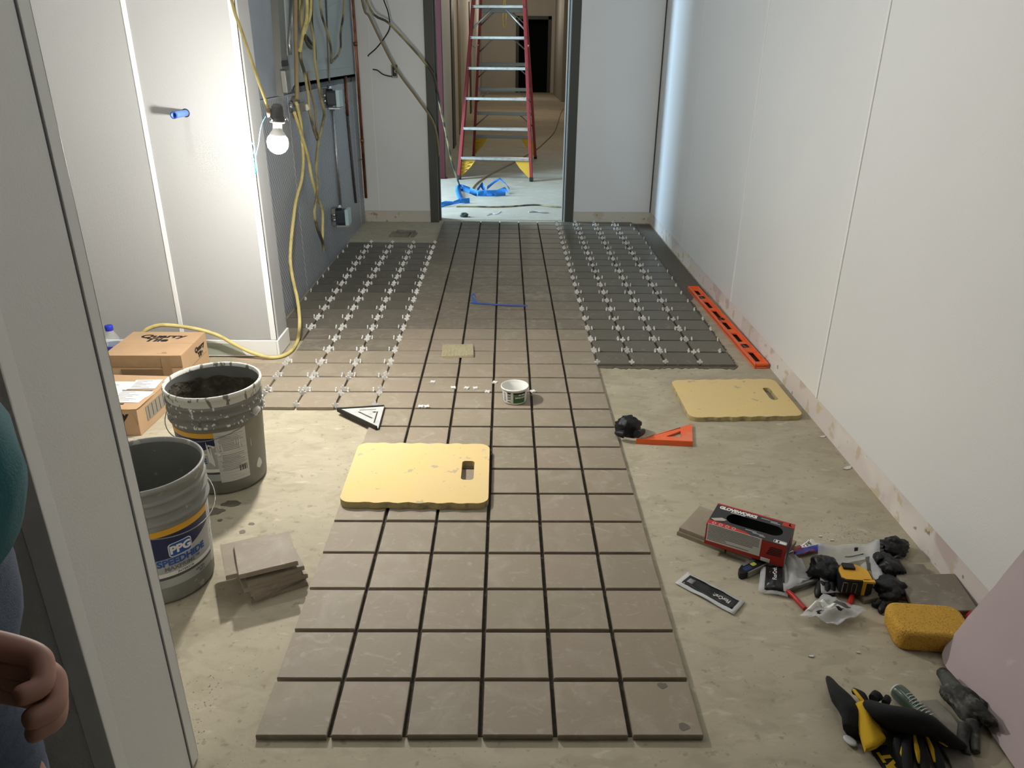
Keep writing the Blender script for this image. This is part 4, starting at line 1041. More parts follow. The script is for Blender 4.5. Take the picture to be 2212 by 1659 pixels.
for (u0, u1, v0, v1, m) in ((.12, .45, .55, .75, 'paper'), (.3, .42, .2, .35, 'ink'), (.55, .7, .55, .68, 'ink'), (.35, .7, .78, .93, 'greycard'), (.05, .2, .2, .5, 'paper')):
    mesh('printed_patch', thinsheet(f, 5, 4, u0, u1, v0, v1, .0003, .0012), m, t, world=True)
# torpedo level
p0, p1 = F(1594, 1240, .012), F(1664, 1206, .012); d = p1 - p0
t = thing('torpedo_level', 'short black and silver level poking out from under the glove carton', 'level', (p0.x, p0.y, .0004), math.atan2(d.y, d.x))
bm = B(); plate(bm, [(.012, -.014), (.20, -.014), (.20, .016), (.03, .016), (.010, .008), (.0, -.004), (.002, -.012)], (), 0, .020); mesh('body', bm, 'black', t, bevel=.002)
bm = B(); box(bm, .030, .20, .0162, .020, .002, .019); mesh('rail', bm, 'alu', t); bm = B(); box(bm, .020, .20, -.0175, -.0142, .002, .019); mesh('rail', bm, 'alu', t)
bm = B(); box(bm, .030, .20, .008, .0155, .0198, .0206); mesh('rail_face', bm, 'alu', t)
bm = B(); plate(bm, rrect(.050, .066, -.006, .006, .003), (), .0198, .0210); mesh('vial', bm, mat('vial_green', '#a9b35a', .3), t)
bm = B(); plate(bm, rrect(.018, .044, -.010, .004, .003), (), .0198, .0204); mesh('decal', bm, mat('decal_blue', '#2b3a63', .5), t)
# card backing of a blister pack: red, blue and white
f = sheet_from(((1700, 1212), (1782, 1193), (1755, 1173), (1708, 1190)), 0, 1, 1, .010, 5)
t = thing('blister_card', 'glossy red, blue and white packaging card with a barcode, behind the black glove', 'packaging', f(.5, .5) - V((0, 0, f(.5, .5).z)))
mesh('card', thinsheet(f, 10, 8), mat('deep_red_gloss', '#8f1f22', .25), t, world=True)
mesh('blue_field', thinsheet(f, 8, 4, .15, 1.0, .05, .5, .0004, .0008), mat('blue_gloss', '#2536a0', .25), t, world=True)
wp = mesh('white_field', thinsheet(f, 8, 4, .40, 1.0, .50, 1.0, .0004, .0008), 'paper', t, world=True)
bm = B()
for k in range(9):
    q = thinsheet(f, 1, 3, .52 + .028 * k, .535 + .028 * k + (.006 if k % 3 == 0 else 0), .58, .92, .0003, .0014); me = D.meshes.new('b'); q.to_mesh(me); q.free(); bm.from_mesh(me); D.meshes.remove(me)
mesh('barcode', bm, 'ink', wp, world=True)
# red pliers/cutter under the heap
def handle(name, pts, r, m, par): bm = B(); tube(bm, spline(pts, 6), r, 10, flat=.7); return mesh(name, bm, m, par, world=True)
t = thing('nipper_pliers', 'tile nippers with red handles under the heap of gloves', 'pliers', F(1790, 1290))
handle('grip', [F(1740, 1316, .009), F(1728, 1304, .010), F(1716, 1290, .010), F(1700, 1276, .010)], .0085, 'red', t)
handle('grip', [F(1826, 1316, .009), F(1836, 1303, .010), F(1840, 1290, .010), F(1838, 1276, .010)], .0085, 'red', t)
bm = B(); tube(bm, [F(1700, 1276, .010), F(1770, 1250, .011), F(1838, 1276, .010)], .007, 8); mesh('jaw', bm, 'aludark', t, world=True)
# tape measure on a clear bag
f = sheet_from(((1770, 1300), (1905, 1268), (1893, 1192), (1760, 1205)), 0, 1, 1, .010, 44)
fb = lambda u, v: f(u, v) + V((0, 0, .03 * max(0, abs(u - .55) * 2 - .55) + .028 * max(0, (v - .72) * 3)))
t = thing('plastic_bag', 'clear printed plastic bag cradling the yellow tape measure', 'bag', f(.5, .5) - V((0, 0, f(.5, .5).z)), 0, 'clear bags in the heap')
mesh('film', thinsheet(fb, 16, 14), 'clear', t, world=True)
for (u0, u1, v0, v1, m) in ((.60, .66, .88, .93, 'ink'), (.78, .84, .35, .75, 'greycard'), (.45, .75, .80, .82, 'inkgrey')):
    mesh('printed_patch', thinsheet(fb, 5, 4, u0, u1, v0, v1, .0003, .0012), m, t, world=True)
c = F(1844, 1256, .035); ez = .030
t = thing('tape_measure', 'yellow and black tape measure lying in the clear bag', 'tape measure', (c.x, c.y + .005, .016), -.12)
outl = [(.040 * math.cos(a), .036 * math.sin(a)) for a in [PI * k / 16 for k in range(0, 17)]] + [(-.040, -.026), (-.030, -.034), (.030, -.034), (.040, -.028)]
bm = B(); plate(bm, outl, (), 0, .042); mesh('case', bm, 'black', t, bevel=.003)
ot = [(x * .93 - .001, y * .93 + .001) for x, y in outl]
bm = B(); plate(bm, ot, (), .0415, .0445); mesh('face', bm, 'tapeyel', t, bevel=.002)
bm = B(); box(bm, .012, .0205, -.0365, -.033, .001, .043); box(bm, .012, .041, -.036, -.026, .038, .0445); mesh('case_stripe', bm, 'tapeyel', t, bevel=.0008)
bm = B()
for k in range(4): box(bm, -.036 + .011 * k, -.0345 + .011 * k, -.0360, -.0338, .006, .036)
for k in range(2): box(bm, -.036 + .022 * k, -.0235 + .022 * k, -.0360, -.0338, .0345, .036)
mesh('grip_rib', bm, mat('grey_rib', '#6f7073', .5), t, kind='stuff')
bm = B(); box(bm, -.026, .004, .008, .030, .044, .051); bm2 = None; mesh('belt_clip', bm, 'black', t, bevel=.002)
crumple('rubber_glove', 'matte black rubber glove draped over the left of the tape measure', 'glove', (F(1782, 1256, 0).x, F(1782, 1256, 0).y + .012, .006), .042, .043, .034, 8, 'nitrile', [fing((1775, 1262, .02), (1768, 1278, .015), (1768, 1290, .008), r=(.013, .008)), fing((1785, 1265, .018), (1782, 1283, .013), (1782, 1295, .006), r=(.013, .008)), fing((1795, 1262, .018), (1796, 1278, .012), (1795, 1288, .007), r=(.012, .008))])
crumple('rubber_glove', 'black rubber glove farthest back in the heap, nearest the wall base', 'glove', (F(1928, 1190).x, F(1928, 1190).y, .0004), .042, .032, .026, 13, 'nitrile', [fing((1912, 1185, .015), (1900, 1180, .012), (1887, 1181, .006), r=(.013, .006)), fing((1912, 1192, .012), (1900, 1190, .008), (1890, 1189, .004), r=(.010, .005)), fing((1935, 1200, .015), (1940, 1208, .008), r=(.012, .008))])
crumple('rubber_glove', 'black rubber glove with a pointed cuff, between the tape measure and the propped tiles', 'glove', (F(1918, 1235).x, F(1918, 1235).y, .0004), .030, .040, .030, 17, 'nitrile', [fing((1935, 1232, .02), (1948, 1232, .016), (1955, 1230, .02), r=(.016, .010)), fing((1905, 1215, .03), (1895, 1200, .03), r=(.014, .009))])
crumple('rubber_glove', 'glossy black rubber glove lying just behind the sponge', 'glove', (F(1917, 1283).x, F(1917, 1283).y, .0004), .040, .040, .028, 23, 'nitrile', [fing((1900, 1300, .012), (1893, 1306, .008), (1884, 1305, .005), r=(.011, .006)), fing((1908, 1304, .012), (1903, 1318, .008), (1907, 1324, .004), r=(.010, .006))])
p = F(2108, 1337, .03)
t = thing('red_knob', 'small red rounded stopper half hidden behind the sponge', 'stopper', (p.x, p.y, .0003))  # rounded red object behind the sponge, built as a knob handle
bm = B(); lathe(bm, [(0, 0), (.012, 0), (.013, .014), (.020, .020), (.022, .032), (.017, .042), (0, .047)], 24); mesh('grip', bm, mat('dark_red_knob', '#8e1b22', .35), t)
bm = B(); lathe(bm, [(.0135, .004), (.0145, .005), (.0145, .010), (.0135, .011)], 24); mesh('collar', bm, 'alu', t)

# ------------------------------------------------------------------ sponge
t = thing('sponge', 'large yellow grouting sponge on the floor before the propped tiles', 'sponge', (1.056, .300, .0004), -.10)
bm = B(); pillow(bm, -.088, .088, -.058, .058, .030, [(.012, 0), (.006, .003), (.004, .009), (.001, .030), (0, .044), (.0015, .050), (.005, .0545), (.011, .0565)], 7)
for v in bm.verts: v.co += V((.0015 * fbm(v.co, 30), .0015 * fbm(v.co + V((3, 1, 0)), 30), 0))
mesh('foam', bm, 'sponge', t)
bm = B(); box(bm, -.010, .028, .0575, .0592, .036, .050); mesh('nick', bm, mat('sponge_dark', '#8a6a28', .95), t)

# ------------------------------------------------------------------ offcut of drywall leaning on the right wall
A = F(2036, 1437); Bp = F(2186, 1659); T = WX(2212, 1190, XR - .005)
n = (Bp - A).cross(T - A).normalized(); n = n if n.x < 0 else -n
pts = [RP(x, y, A, n) for x, y in ((2036, 1437), (2033, 1418), (2044, 1390), (2056, 1378), (2070, 1362), (2088, 1338), (2108, 1316), (2124, 1296), (2148, 1270), (2166, 1246), (2186, 1222), (2212, 1190))]
dv = (pts[-1] - pts[0]); 
e1 = (Bp - A).normalized()
far = pts[-1] + e1 * .55; low = A + e1 * .85
pts += [far, low, A + e1 * .42 + V((0, 0, .001))]
bm = B(); quadslab(bm, [p + V((0, 0, .0005)) for p in pts], n, .0127)
lo = min(v.co.z for v in bm.verts)
for v in bm.verts: v.co.z += max(0, .0004 - lo)
dws = solo('drywall_offcut', bm, 'pink', 'mauve offcut of drywall leaning on the right wall at the near corner', 'drywall sheet')
def onp(x, y): return RP(x, y, A, n) + n * .0006
bm = B(); a, b = onp(2138, 1284), onp(2212, 1372); tube(bm, [a, b, b + (b - a) * 2], .0006, 4); bm.transform(Mx.Translation(-dws.location)); mesh('pencil_line', bm, mat('pencil', '#5a5358', .9), dws)
for pts_ in (((2186, 1330), (2182, 1336), (2184, 1334)), ((2150, 1370), (2158, 1362), (2168, 1358))):
    bm = B(); tube(bm, [onp(x, y) for x, y in pts_], .0007, 4); bm.transform(Mx.Translation(-dws.location)); mesh('pencil_mark', bm, 'ink', dws)

# ------------------------------------------------------------------ work gloves at the bottom right
def hull_path(bm, pts, rads, n=10, flat=.6, mi=0): tube(bm, spline(pts, 5), [rads[min(len(rads) - 1, int(k / 5))] * (1 - (k % 5) / 5) + rads[min(len(rads) - 1, int(k / 5) + 1)] * ((k % 5) / 5) for k in range((len(pts) - 1) * 5 + 1)], n, mi, flat)
t = thing('work_glove', 'black and yellow work glove lying thumb-up, left of the pair by the drywall offcut', 'glove', F(1850, 1560), 0, 'pair of work gloves')
bm = B(); hull_path(bm, [P3(1793, 1468, .012), P3(1802, 1485, .020), P3(1822, 1515, .024), P3(1845, 1550, .024), P3(1842, 1585, .016)], [.011, .022, .040, .042, .028], 12, .5); mesh('palm', bm, 'catblack', t, world=True)
bm = B(); hull_path(bm, [P3(1845, 1493, .020), P3(1862, 1502, .026), P3(1873, 1520, .022)], [.009, .010, .008], 8, .8); mesh('finger', bm, 'catblack', t, world=True)
bm = B(); hull_path(bm, [P3(1846, 1492, .030), P3(1858, 1508, .034), P3(1870, 1524, .030)], [.007, .009, .008], 8, .5); mesh('fourchette', bm, 'catyel', t, world=True)
bm = B(); tube(bm, spline([P3(1832, 1548, .028), P3(1845, 1552, .034), P3(1848, 1572, .030), P3(1838, 1579, .018), P3(1829, 1568, .018), P3(1832, 1548, .028)], 5), .0032, 7); mesh('cuff_ring', bm, 'catyel', t, world=True)
t = thing('work_glove', 'black work glove with yellow cuff band and finger stripes, right of the pair', 'glove', F(1960, 1590), 0, 'pair of work gloves')
bm = B(); hull_path(bm, [P3(1885, 1535, .034), P3(1915, 1550, .044), P3(1960, 1560, .046), P3(2000, 1572, .040), P3(2040, 1596, .030), P3(2078, 1613, .014)], [.036, .056, .062, .052, .036, .014], 14, .40); mesh('palm', bm, 'catblack', t, world=True)
bm = B(); hull_path(bm, [P3(1885, 1510, .034), P3(1893, 1502, .030), P3(1903, 1512, .026)], [.010, .011, .008], 8, .8); hull_path(bm, [P3(1912, 1520, .034), P3(1918, 1508, .030)], [.009, .006], 8, .8); mesh('cuff_fold', bm, 'catblack', t, world=True)
band = [P3(1841, 1524, .040), P3(1862, 1518, .052), P3(1882, 1520, .046)]
low_ = [P3(1870, 1618, .030), P3(1892, 1615, .036), P3(1914, 1594, .034)]
bm = B(); rows = []
for k in range(9):
    s = k / 8; row = []
    for q in range(9):
        u = q / 8
        tp = spline(band, 4)[q]; bt = spline(low_, 4)[q]
        p = tp.lerp(bt, s) + V((0, 0, .006 * math.sin(u * PI) + .004 * math.sin(s * PI) * math.sin(u * 5)))
        row.append((bm.verts.new(p), bm.verts.new(p - V((0, 0, .010)))))
    rows.append(row)
for a, b in zip(rows, rows[1:]):
    for q in range(8):
        bm.faces.new((a[q][0], a[q + 1][0], b[q + 1][0], b[q][0])).smooth = True; bm.faces.new((a[q][1], b[q][1], b[q + 1][1], a[q + 1][1])).smooth = True
    bm.faces.new((a[0][0], b[0][0], b[0][1], a[0][1])); bm.faces.new((a[8][0], a[8][1], b[8][1], b[8][0]))
for q in range(8):
    bm.faces.new((rows[0][q][0], rows[0][q][1], rows[0][q + 1][1], rows[0][q + 1][0])); bm.faces.new((rows[8][q][0], rows[8][q + 1][0], rows[8][q + 1][1], rows[8][q][1]))
bmesh.ops.recalc_face_normals(bm, faces=bm.faces); mesh('cuff_band', bm, 'catyel', t, world=True)
fs = [((1965, 1590, .030), (1958, 1620, .026), (1962, 1665, .016), (1968, 1690, .010)), ((1985, 1590, .030), (1988, 1625, .026), (1998, 1660, .016), (2004, 1690, .010)), ((2005, 1592, .028), (2018, 1622, .022), (2030, 1655, .016), (2034, 1680, .010)), ((1945, 1592, .028), (1940, 1615, .022), (1945, 1645, .014), (1950, 1665, .010))]
for q in fs:
    bm = B(); hull_path(bm, [P3(*p) for p in q], [.012, .013, .012, .010], 10, .8); mesh('finger', bm, 'catblack', t, world=True)
for q in (((1976, 1588, .036), (1982, 1622, .034), (1986, 1650, .022)), ((2000, 1588, .036), (2013, 1618, .030), (2020, 1648, .022)), ((2012, 1586, .038), (2030, 1600, .034), (2045, 1612, .026)), ((1952, 1612, .030), (1950, 1630, .024), (1953, 1645, .016))):
    bm = B(); hull_path(bm, [P3(*p) for p in q], [.0055, .0085, .004], 8, .5); mesh('fourchette', bm, 'catyel', t, world=True)
# strap of the glove, lettered
a, b = F(1895, 1612, .012), F(1958, 1712, .004); d = (b - a); d.z = 0; L_ = d.length; ang = math.atan2(d.y, d.x)
t2_ = Mx.Translation((a.x, a.y, .009)) @ Mx.Rotation(ang, 4, 'Z')
bm = B(); box(bm, 0, L_, -.019, .019, 0, .006); bm.transform(t2_); mesh('strap', bm, 'catblack', t, world=True, bevel=.002)
bm = textbm('CAT', .030, .0006, .0018, M=t2_ @ Mx.Translation((.052, 0, .0066)) @ Mx.Rotation(PI, 4, 'Z'), sx=1.15); mesh('lettering', bm, 'catyel', t, world=True)
bm = B(); plate(bm, [(.044, -.012), (.060, -.012), (.052, .0)], (), .0064, .0070, t2_); mesh('emblem', bm, 'catyel', t, world=True)
# tool with a green ribbed grip, under the gloves
a, b = P3(1938, 1492, .020), P3(1998, 1550, .022)
t = thing('scraper', 'dusty scraper with a dark green ribbed grip, under the right work glove', 'tool', F(1965, 1525))
d = (b - a); bm = B(); tube(bm, spline([a - d * .05, a + d * .15, a + d * .6, b, b + d * .25], 5), [.010, .0145, .017, .0175, .018, .018, .018, .018, .017, .016] + [.015] * 11, 14); mesh('grip', bm, 'greentool', t, world=True)
bm = B(); tube(bm, [a - d * .08, a + d * .02], [.0125, .0155], 14); mesh('grip_cap', bm, mat('grip_cap_grey', '#b9bdb6', .4), t, world=True)
bm = B(); s_ = V((d.y, -d.x, 0)).normalized()
for k in range(9):
    c = a + d * (.34 + .095 * k) + V((0, 0, .0165)); tube(bm, [c - s_ * .004 + V((.004, 0, .0004)), c + s_ * .006 + V((.004, 0, .0010)), c + s_ * .014 + V((.004, 0, -.005))], .0011, 6)
mesh('grip_ribs', bm, mat('rib_white', '#c9cfc6', .4), t, world=True)
bm = B(); bl = [P3(x, y, .010) for x, y in ((1990, 1512), (2025, 1510), (2060, 1548), (2085, 1590), (2105, 1650), (2110, 1690), (2070, 1690), (2050, 1640), (2020, 1590))]
quadslab(bm, bl, (0, 0, 1), .008); mesh('blade', bm, mat('dusty_steel', '#8b867b', .7, layers=((25, 4, .45, .65, '#6d695f', .7),)), t, world=True, bevel=.002)
crumple('rubber_glove', 'dust-caked black rubber glove lying along the foot of the drywall offcut', 'glove', (F(2085, 1540).x - .006, F(2085, 1540).y + .0, .012), .028, .062, .026, 31, 'dusty', [fing((2068, 1500, .03), (2055, 1480, .03), (2045, 1465, .024), (2035, 1452, .02), r=(.019, .013)), fing((2098, 1560, .02), (2103, 1590, .014), (2108, 1625, .008), r=(.014, .008)), fing((2085, 1570, .02), (2080, 1600, .014), (2088, 1632, .008), r=(.014, .008)), fing((2102, 1545, .024), (2115, 1520, .016), (2110, 1500, .010), r=(.010, .006))], rz=.15, amp=.5)
p = F(1836, 1603, .004)
bm = B(); lathe(bm, [(0, 0), (.009, .001), (.011, .004), (.008, .006), (0, .0065)], 12, Mx.Translation(p) @ Mx.Rotation(.5, 4, 'Z') @ Mx.Scale(1.4, 4, (0, 1, 0))); solo('plastic_scrap', bm, 'clearw', 'small clear plastic scrap beside the left work glove', 'scrap')
# ================================================================== on the metal wall
def wall_box(name, label, cat, y0, y1, z0, z1, d, m, door=True):
    t = thing(name, label, cat, (XL + .003, (y0 + y1) / 2, z0)); hy = (y1 - y0) / 2; h = z1 - z0
    bm = B(); box(bm, 0, d, -hy, hy, 0, h); mesh('case', bm, m, t, bevel=.003)
    if door:
        bm = B(); box(bm, d, d + .004, -hy + .05, hy - .05, .05, h - .02); mesh('door', bm, m, t, bevel=.0015)
    return t
ep = wall_box('electrical_panel', 'pale grey electrical panel with a printed card, above the embossed sheets', 'electrical panel', 3.26, 4.86, 1.112, 2.5, .020, 'panelgrey')
def on_wall(x, y, d=0.0): return WX(x, y, XL + d)
def wall_quad(bm, pxs, d0, d1):
    quadslab(bm, [on_wall(x, y, d1) for x, y in pxs], (1, 0, 0), d1 - d0)
bm = B(); wall_quad(bm, ((683, 34), (699, 32), (703, 120), (688, 128)), .0242, .0252); cd = mesh('printed_card', bm, mat('card_grey', '#a7adad', .6), ep, world=True)
bm = B()
for k in range(22):
    y = 44 + k * 3.0
    wall_quad(bm, ((686.0 + k * .16, y + 2.2), (697.5 + k * .12, y), (697.6 + k * .12, y + 1.2), (686.1 + k * .16, y + 3.4)), .0252, .0256)
mesh('printed_lines', bm, 'inkgrey', cd, world=True, kind='stuff')
bm = B(); wall_quad(bm, ((656, 102), (674, 98), (688, 124), (660, 130)), .0205, .027); mesh('latch_plate', bm, 'panelgrey', ep, world=True)
bm = B(); wall_quad(bm, ((696, 20), (742, 0), (742, 110), (702, 128)), .0242, .028); mesh('inner_door', bm, 'panelgrey', ep, world=True)
# second tall grey box with a disconnect handle at its edge
t = thing('disconnect_switch', 'grey disconnect switch box with a long lever, nearest the chase', 'switch', (XL, 3.05, 1.07))
bm = B(); wall_quad(bm, ((600, 0), (612, 0), (624, 200), (613, 208)), .0, .035); mesh('case_edge', bm, 'aludark', t, world=True)
bm = B(); wall_quad(bm, ((616, 0), (634, 0), (638, 180), (626, 200)), .0, .020); mesh('case', bm, 'panelgrey', t, world=True)
bm = B(); wall_quad(bm, ((612, 132), (622, 130), (624, 142), (613, 144)), .035, .045); mesh('hasp', bm, 'black', t, world=True)
bm = B(); wall_quad(bm, ((616, 152), (624, 150), (630, 198), (622, 202)), .035, .062); mesh('lever', bm, 'aludark', t, world=True, bevel=.004)
bm = B(); tube(bm, [on_wall(630, 0, .03), on_wall(629, 50, .03), on_wall(624, 90, .03), on_wall(628, 118, .03)], .009, 8); mesh('foil_wrap', bm, 'alu', t, world=True)
# round cover with cord clamp and small box
t = thing('cord_connector', 'round brown cord connector with a bright clamp on the embossed wall, beside the bulb', 'connector', on_wall(640, 235))
bm = B(); M = Mx.Translation(on_wall(634, 232, .0)) @ Mx.Rotation(PI / 2, 4, 'Y'); lathe(bm, [(.0, .03), (.040, .03), (.046, .022), (.046, 0)], 24, M @ Mx.Scale(1.25, 4, (1, 0, 0))); mesh('cover', bm, mat('brown_cover', '#6e665c', .5), t, world=True)
bm = B(); tube(bm, [on_wall(626.5, 221, .02), on_wall(629.5, 242, .02)], .011, 8); mesh('clamp', bm, 'chrome', t, world=True)
bm = B(); wall_quad(bm, ((645, 224), (658, 220), (661, 240), (648, 244)), .0, .05); mesh('fitting', bm, 'chrome', t, world=True, bevel=.003)
bm = B(); tube(bm, [on_wall(663, 232, .0), on_wall(663, 232, .05)], .016, 12); mesh('hub', bm, 'aludark', t, world=True)
# two outlet boxes on conduit
def outlet(label, x, y):
    c = WX(x, y, XL + .055); c.x = XL; t = thing('outlet_box', label, 'outlet', c, 0, 'surface outlets on the metal wall')
    bm = B(); box(bm, .026, .090, -.048, .048, -.043, .043); mesh('box', bm, mat('slate_device', '#343b42', .35), t, bevel=.010)
    bm = B(); box(bm, .089, .112, -.052, .052, -.050, .050); mesh('cover_plate', bm, mat('pale_blue_plate', '#b4ccd0', .35), t, bevel=.003)
    for z in (.016, -.016):
        bm = B(); tube(bm, [(.004, -.050, z), (.030, -.050, z)], .010, 10); mesh('cord_clamp', bm, 'chrome', t)
    bm = B(); box(bm, .0, .027, -.040, .040, -.055, .055); mesh('mounting_bracket', bm, 'aludark', t, bevel=.003)
    bm = B(); tube(bm, [(.045, 0, .043), (.045, 0, .075)], [.019, .014], 12); mesh('connector', bm, 'chrome', t)
    bm = B(); box(bm, .030, .108, -.045, .045, -.064, -.052); mesh('lower_lip', bm, 'alu', t, bevel=.002)
    return t
outlet('upper surface outlet with a dark box and pale blue cover, on embossed metal', 717, 212)
outlet('lower surface outlet with dark box and pale blue cover, near the floor', 737, 467)
t = thing('conduit', 'thin metal conduit running down the embossed wall between the two outlets', 'conduit', on_wall(737, 440))
bm = B(); tube(bm, [on_wall(719, 240, .012), on_wall(736, 448, .012)], .0085, 10); mesh('tube', bm, 'alu', t, world=True)
bm = B(); tube(bm, [on_wall(718, 222, .016), on_wall(718.5, 240, .016)], .014, 10); mesh('coupling', bm, 'chrome', t, world=True)
bm = B(); tube(bm, [on_wall(704, 0, .032), on_wall(711, 165, .032), on_wall(712, 180, .032)], .006, 8); solo('conduit', bm, 'aludark', 'thin dark conduit dropping past the electrical panel to the upper outlet', 'conduit')
# copper pipes
a, b = V((-1.060, 4.985, 2.4)), V((-1.060, 4.975, .20))
t = thing('copper_pipe', 'long copper pipe in the corner between metal wall and back wall', 'pipe', (-1.06, 4.98, .2))
bm = B(); tube(bm, [a, b], .011, 12); mesh('tube', bm, 'copper', t, world=True)
for z in (1.30, .62):
    bm = B(); tube(bm, [(-1.0600, 4.977, z), (-1.0600, 4.977, z + .028)], .0135, 12); mesh('coupling', bm, 'copper', t, world=True)
bm = B(); tube(bm, [(-1.062, 4.97, .50), (-1.080, 4.90, .50)], .004, 6); mesh('pipe_clip', bm, 'copper', t, world=True)
t = thing('copper_pipe', 'dull copper pipe strapped to the embossed sheet, left of the corner pipe', 'pipe', (XL + .012, 4.62, .27))
bm = B(); tube(bm, [on_wall(746, 165, .012), on_wall(751, 250, .012)], .010, 10); mesh('tube', bm, 'copper', t, world=True)
bm = B(); tube(bm, [on_wall(750.5, 250, .010), on_wall(769, 438, .010)], .009, 10); mesh('sleeve', bm, mat('dark_sleeve', '#4d4845', .6), t, world=True)
# junction box on the back wall
c = WY(852, 154, YB - .004)
t = thing('junction_box', 'open metal switch box in the back wall with a cut black wire', 'junction box', c)
bm = B(); plate(bm, [(-.024, -.046), (.024, -.046), (.024, .046), (-.024, .046)], [[(-.016, -.034), (.016, -.034), (.016, .034), (-.016, .034)]], 0, .006, Mx.Rotation(PI / 2, 4, 'X')); mesh('rim', bm, 'aludark', t)
bm = B(); box(bm, -.016, .016, -.0008, .0, -.034, .034); mesh('back', bm, 'black', t)
bm = B(); tube(bm, spline([(.004, -.004, .02), (.010, -.012, .012), (.002, -.008, 0), (.010, -.010, -.01)], 5), .003, 6); mesh('wire_end', bm, 'white', t)
bm = B(); tube(bm, spline([WY(847, 165, YB - .008), WY(838, 164, YB - .02), WY(826, 160, YB - .03), WY(815, 152, YB - .035), WY(805, 150, YB - .035)], 6), .0042, 8); mesh('cut_wire', bm, 'corddark', t, world=True)

# ================================================================== cords
def cord(name, label, pts, r, m, cat='cord', group=None, k=6, n=8):
    bm = B(); tube(bm, spline(pts, k), r, n); return solo(name, bm, m, label, cat, group)
def wxl(l, d=.06): return [on_wall(x, y, d) for x, y in l]
cord('tan_cord', 'tan cord hanging farthest forward down the metal wall, by the disconnect lever', wxl(((637, -30), (638, 0), (638, 58), (640, 116), (641, 174), (642, 215))), .011, 'cordtan')
cord('yellow_cord', 'yellow and black cord curving down to a cut end halfway down the embossed wall', wxl(((664, -30), (662, 0), (661, 36), (656, 69), (651, 90), (649, 123), (658, 159), (665, 202), (669, 239), (678, 280), (686, 302))), .0085, 'corddirty')
cord('yellow_cord', 'short yellow cord rising from the cut end beside the embossed ruler mark', wxl(((686, 302), (683, 270), (680, 235), (672, 200), (664, 158)), .05), .006, 'cordtan')
cord('yellow_cord', 'long dirty yellow cord weaving down to the floor, right of the others', wxl(((668, -30), (668, 29), (672.5, 58), (678, 87), (680, 130), (687, 174), (691, 202), (700, 240), (699, 258), (688, 308), (683, 363), (686, 402), (682, 439), (679, 460), (686, 493), (697, 525), (699, 543)), .07), .0085, 'corddirty')
cord('yellow_cord', 'yellow cord running from the round connector down to join the dirty cord', wxl(((636, 243), (645, 272), (665, 339), (673, 384), (686, 428), (696, 454), (697, 493), (696, 524)), .05), .0085, 'cord')
cord('yellow_cord', 'slack loop of cord hanging in a narrow V before the panel card', wxl(((690, -30), (691, 0), (696, 36), (707, 69), (714.5, 101), (715.5, 133), (717, 133), (730, 119), (736, 101), (736, 72), (742, 29), (744, -20))), .0072, 'corddirty')
cord('yellow_cord', 'bright yellow cord in the overhead bunch, nearest strand', wxl(((660, -30), (663, 5), (662, 40), (657, 60), (652, 84), (648, 110)), .09), .0095, 'cord')
cord('yellow_cord', 'yellow cord in the overhead bunch, right-hand strand', wxl(((671, -30), (671, 10), (669, 35), (662, 55), (657, 70)), .085), .010, 'cord')
cord('yellow_cord', 'dirty cord in the overhead bunch running behind the bright one', wxl(((652, -30), (652, 10), (651, 40), (656, 70), (664, 95), (672, 104)), .05), .009, 'corddirty')
cord('yellow_cord', 'dirty cord in the overhead bunch ending beside the latch plate', wxl(((647, -30), (648, 20), (652, 60), (663, 80), (676, 98)), .04), .008, 'corddirty')
cord('black_cord', 'black cord dropping straight behind the yellow bunch', wxl(((674, -30), (673, 40), (676, 70), (680, 100), (681, 130)), .045), .008, 'corddark')
pts = [on_wall(x, y, d) for x, y, d in ((640, 222, .055), (649, 262, .045), (653, 310, .04), (655, 350, .04), (651, 390, .04), (640, 430, .04), (633, 480, .05), (628, 530, .06), (627, 565, .07), (633, 605, .09), (641, 640, .12), (646, 675, .15), (647, 705, .17))]
pts += [F(643, 735, .010), F(632, 755, .010), F(612, 768, .010), F(585, 772, .010), WY(545, 762, 2.045), WY(505, 743, 2.04), WY(470, 724, 2.03), WY(430, 712, 2.02), WY(390, 705, 2.00), WY(350, 702, 1.985), WY(325, 708, 1.975), WY(310, 718, 1.97), WY(296, 740, 1.98), WY(290, 765, 2.0)]
cord('extension_cord', 'thick yellow extension cord looping from the metal wall to the floor and behind the cartons', pts, .0085, 'cord')
pts = [(-1.02, 4.6, 2.3)] + [WY(x, y, Y) for x, y, Y in ((782, 0, 4.86), (800, 40, 4.88), (850, 140, 4.92), (900, 210, 4.94), (932, 256, 4.97), (943, 290, 5.02), (947, 330, 5.08), (946, 360, 5.22))] 
cord('yellow_cord', 'yellow cord slanting across the back wall past the switch box to the door frame', pts, .0085, 'cordtan')
pts = [(-.98, 4.6, 2.3)] + [WY(x, y, Y) for x, y, Y in ((792, 0, 4.84), (840, 50, 4.88), (880, 92, 4.91), (915, 132, 4.94), (935, 160, 4.98), (944, 190, 5.05), (950, 225, 5.25), (958, 262, 5.5), (966, 300, 5.75), (975, 345, 6.0), (985, 378, 6.3), (993, 402, 6.6))] + [F(995, 412, .012)]
cord('yellow_cord', 'dirty cord slanting across the back wall and through the doorway to the hall floor', pts, .0085, 'corddirty')
cord('black_cord', 'stiff black wire hooked across the back wall above the switch box', [WY(x, y, 4.93) for x, y in ((826, -20), (829, 0), (838, 25), (842, 50), (840, 65), (828, 85), (812, 105), (797, 118), (795, 122))], .0045, 'corddark', 'wire')
cord('hall_cord', 'brown cord wandering over the hall floor past the ladder', [F(x, y, .010) for x, y in ((1216, 235), (1210, 248), (1204, 268), (1195, 288), (1178, 306), (1160, 322), (1135, 337), (1108, 352), (1076, 368), (1050, 382), (1030, 396), (1018, 411))], .0095, 'cordtan')
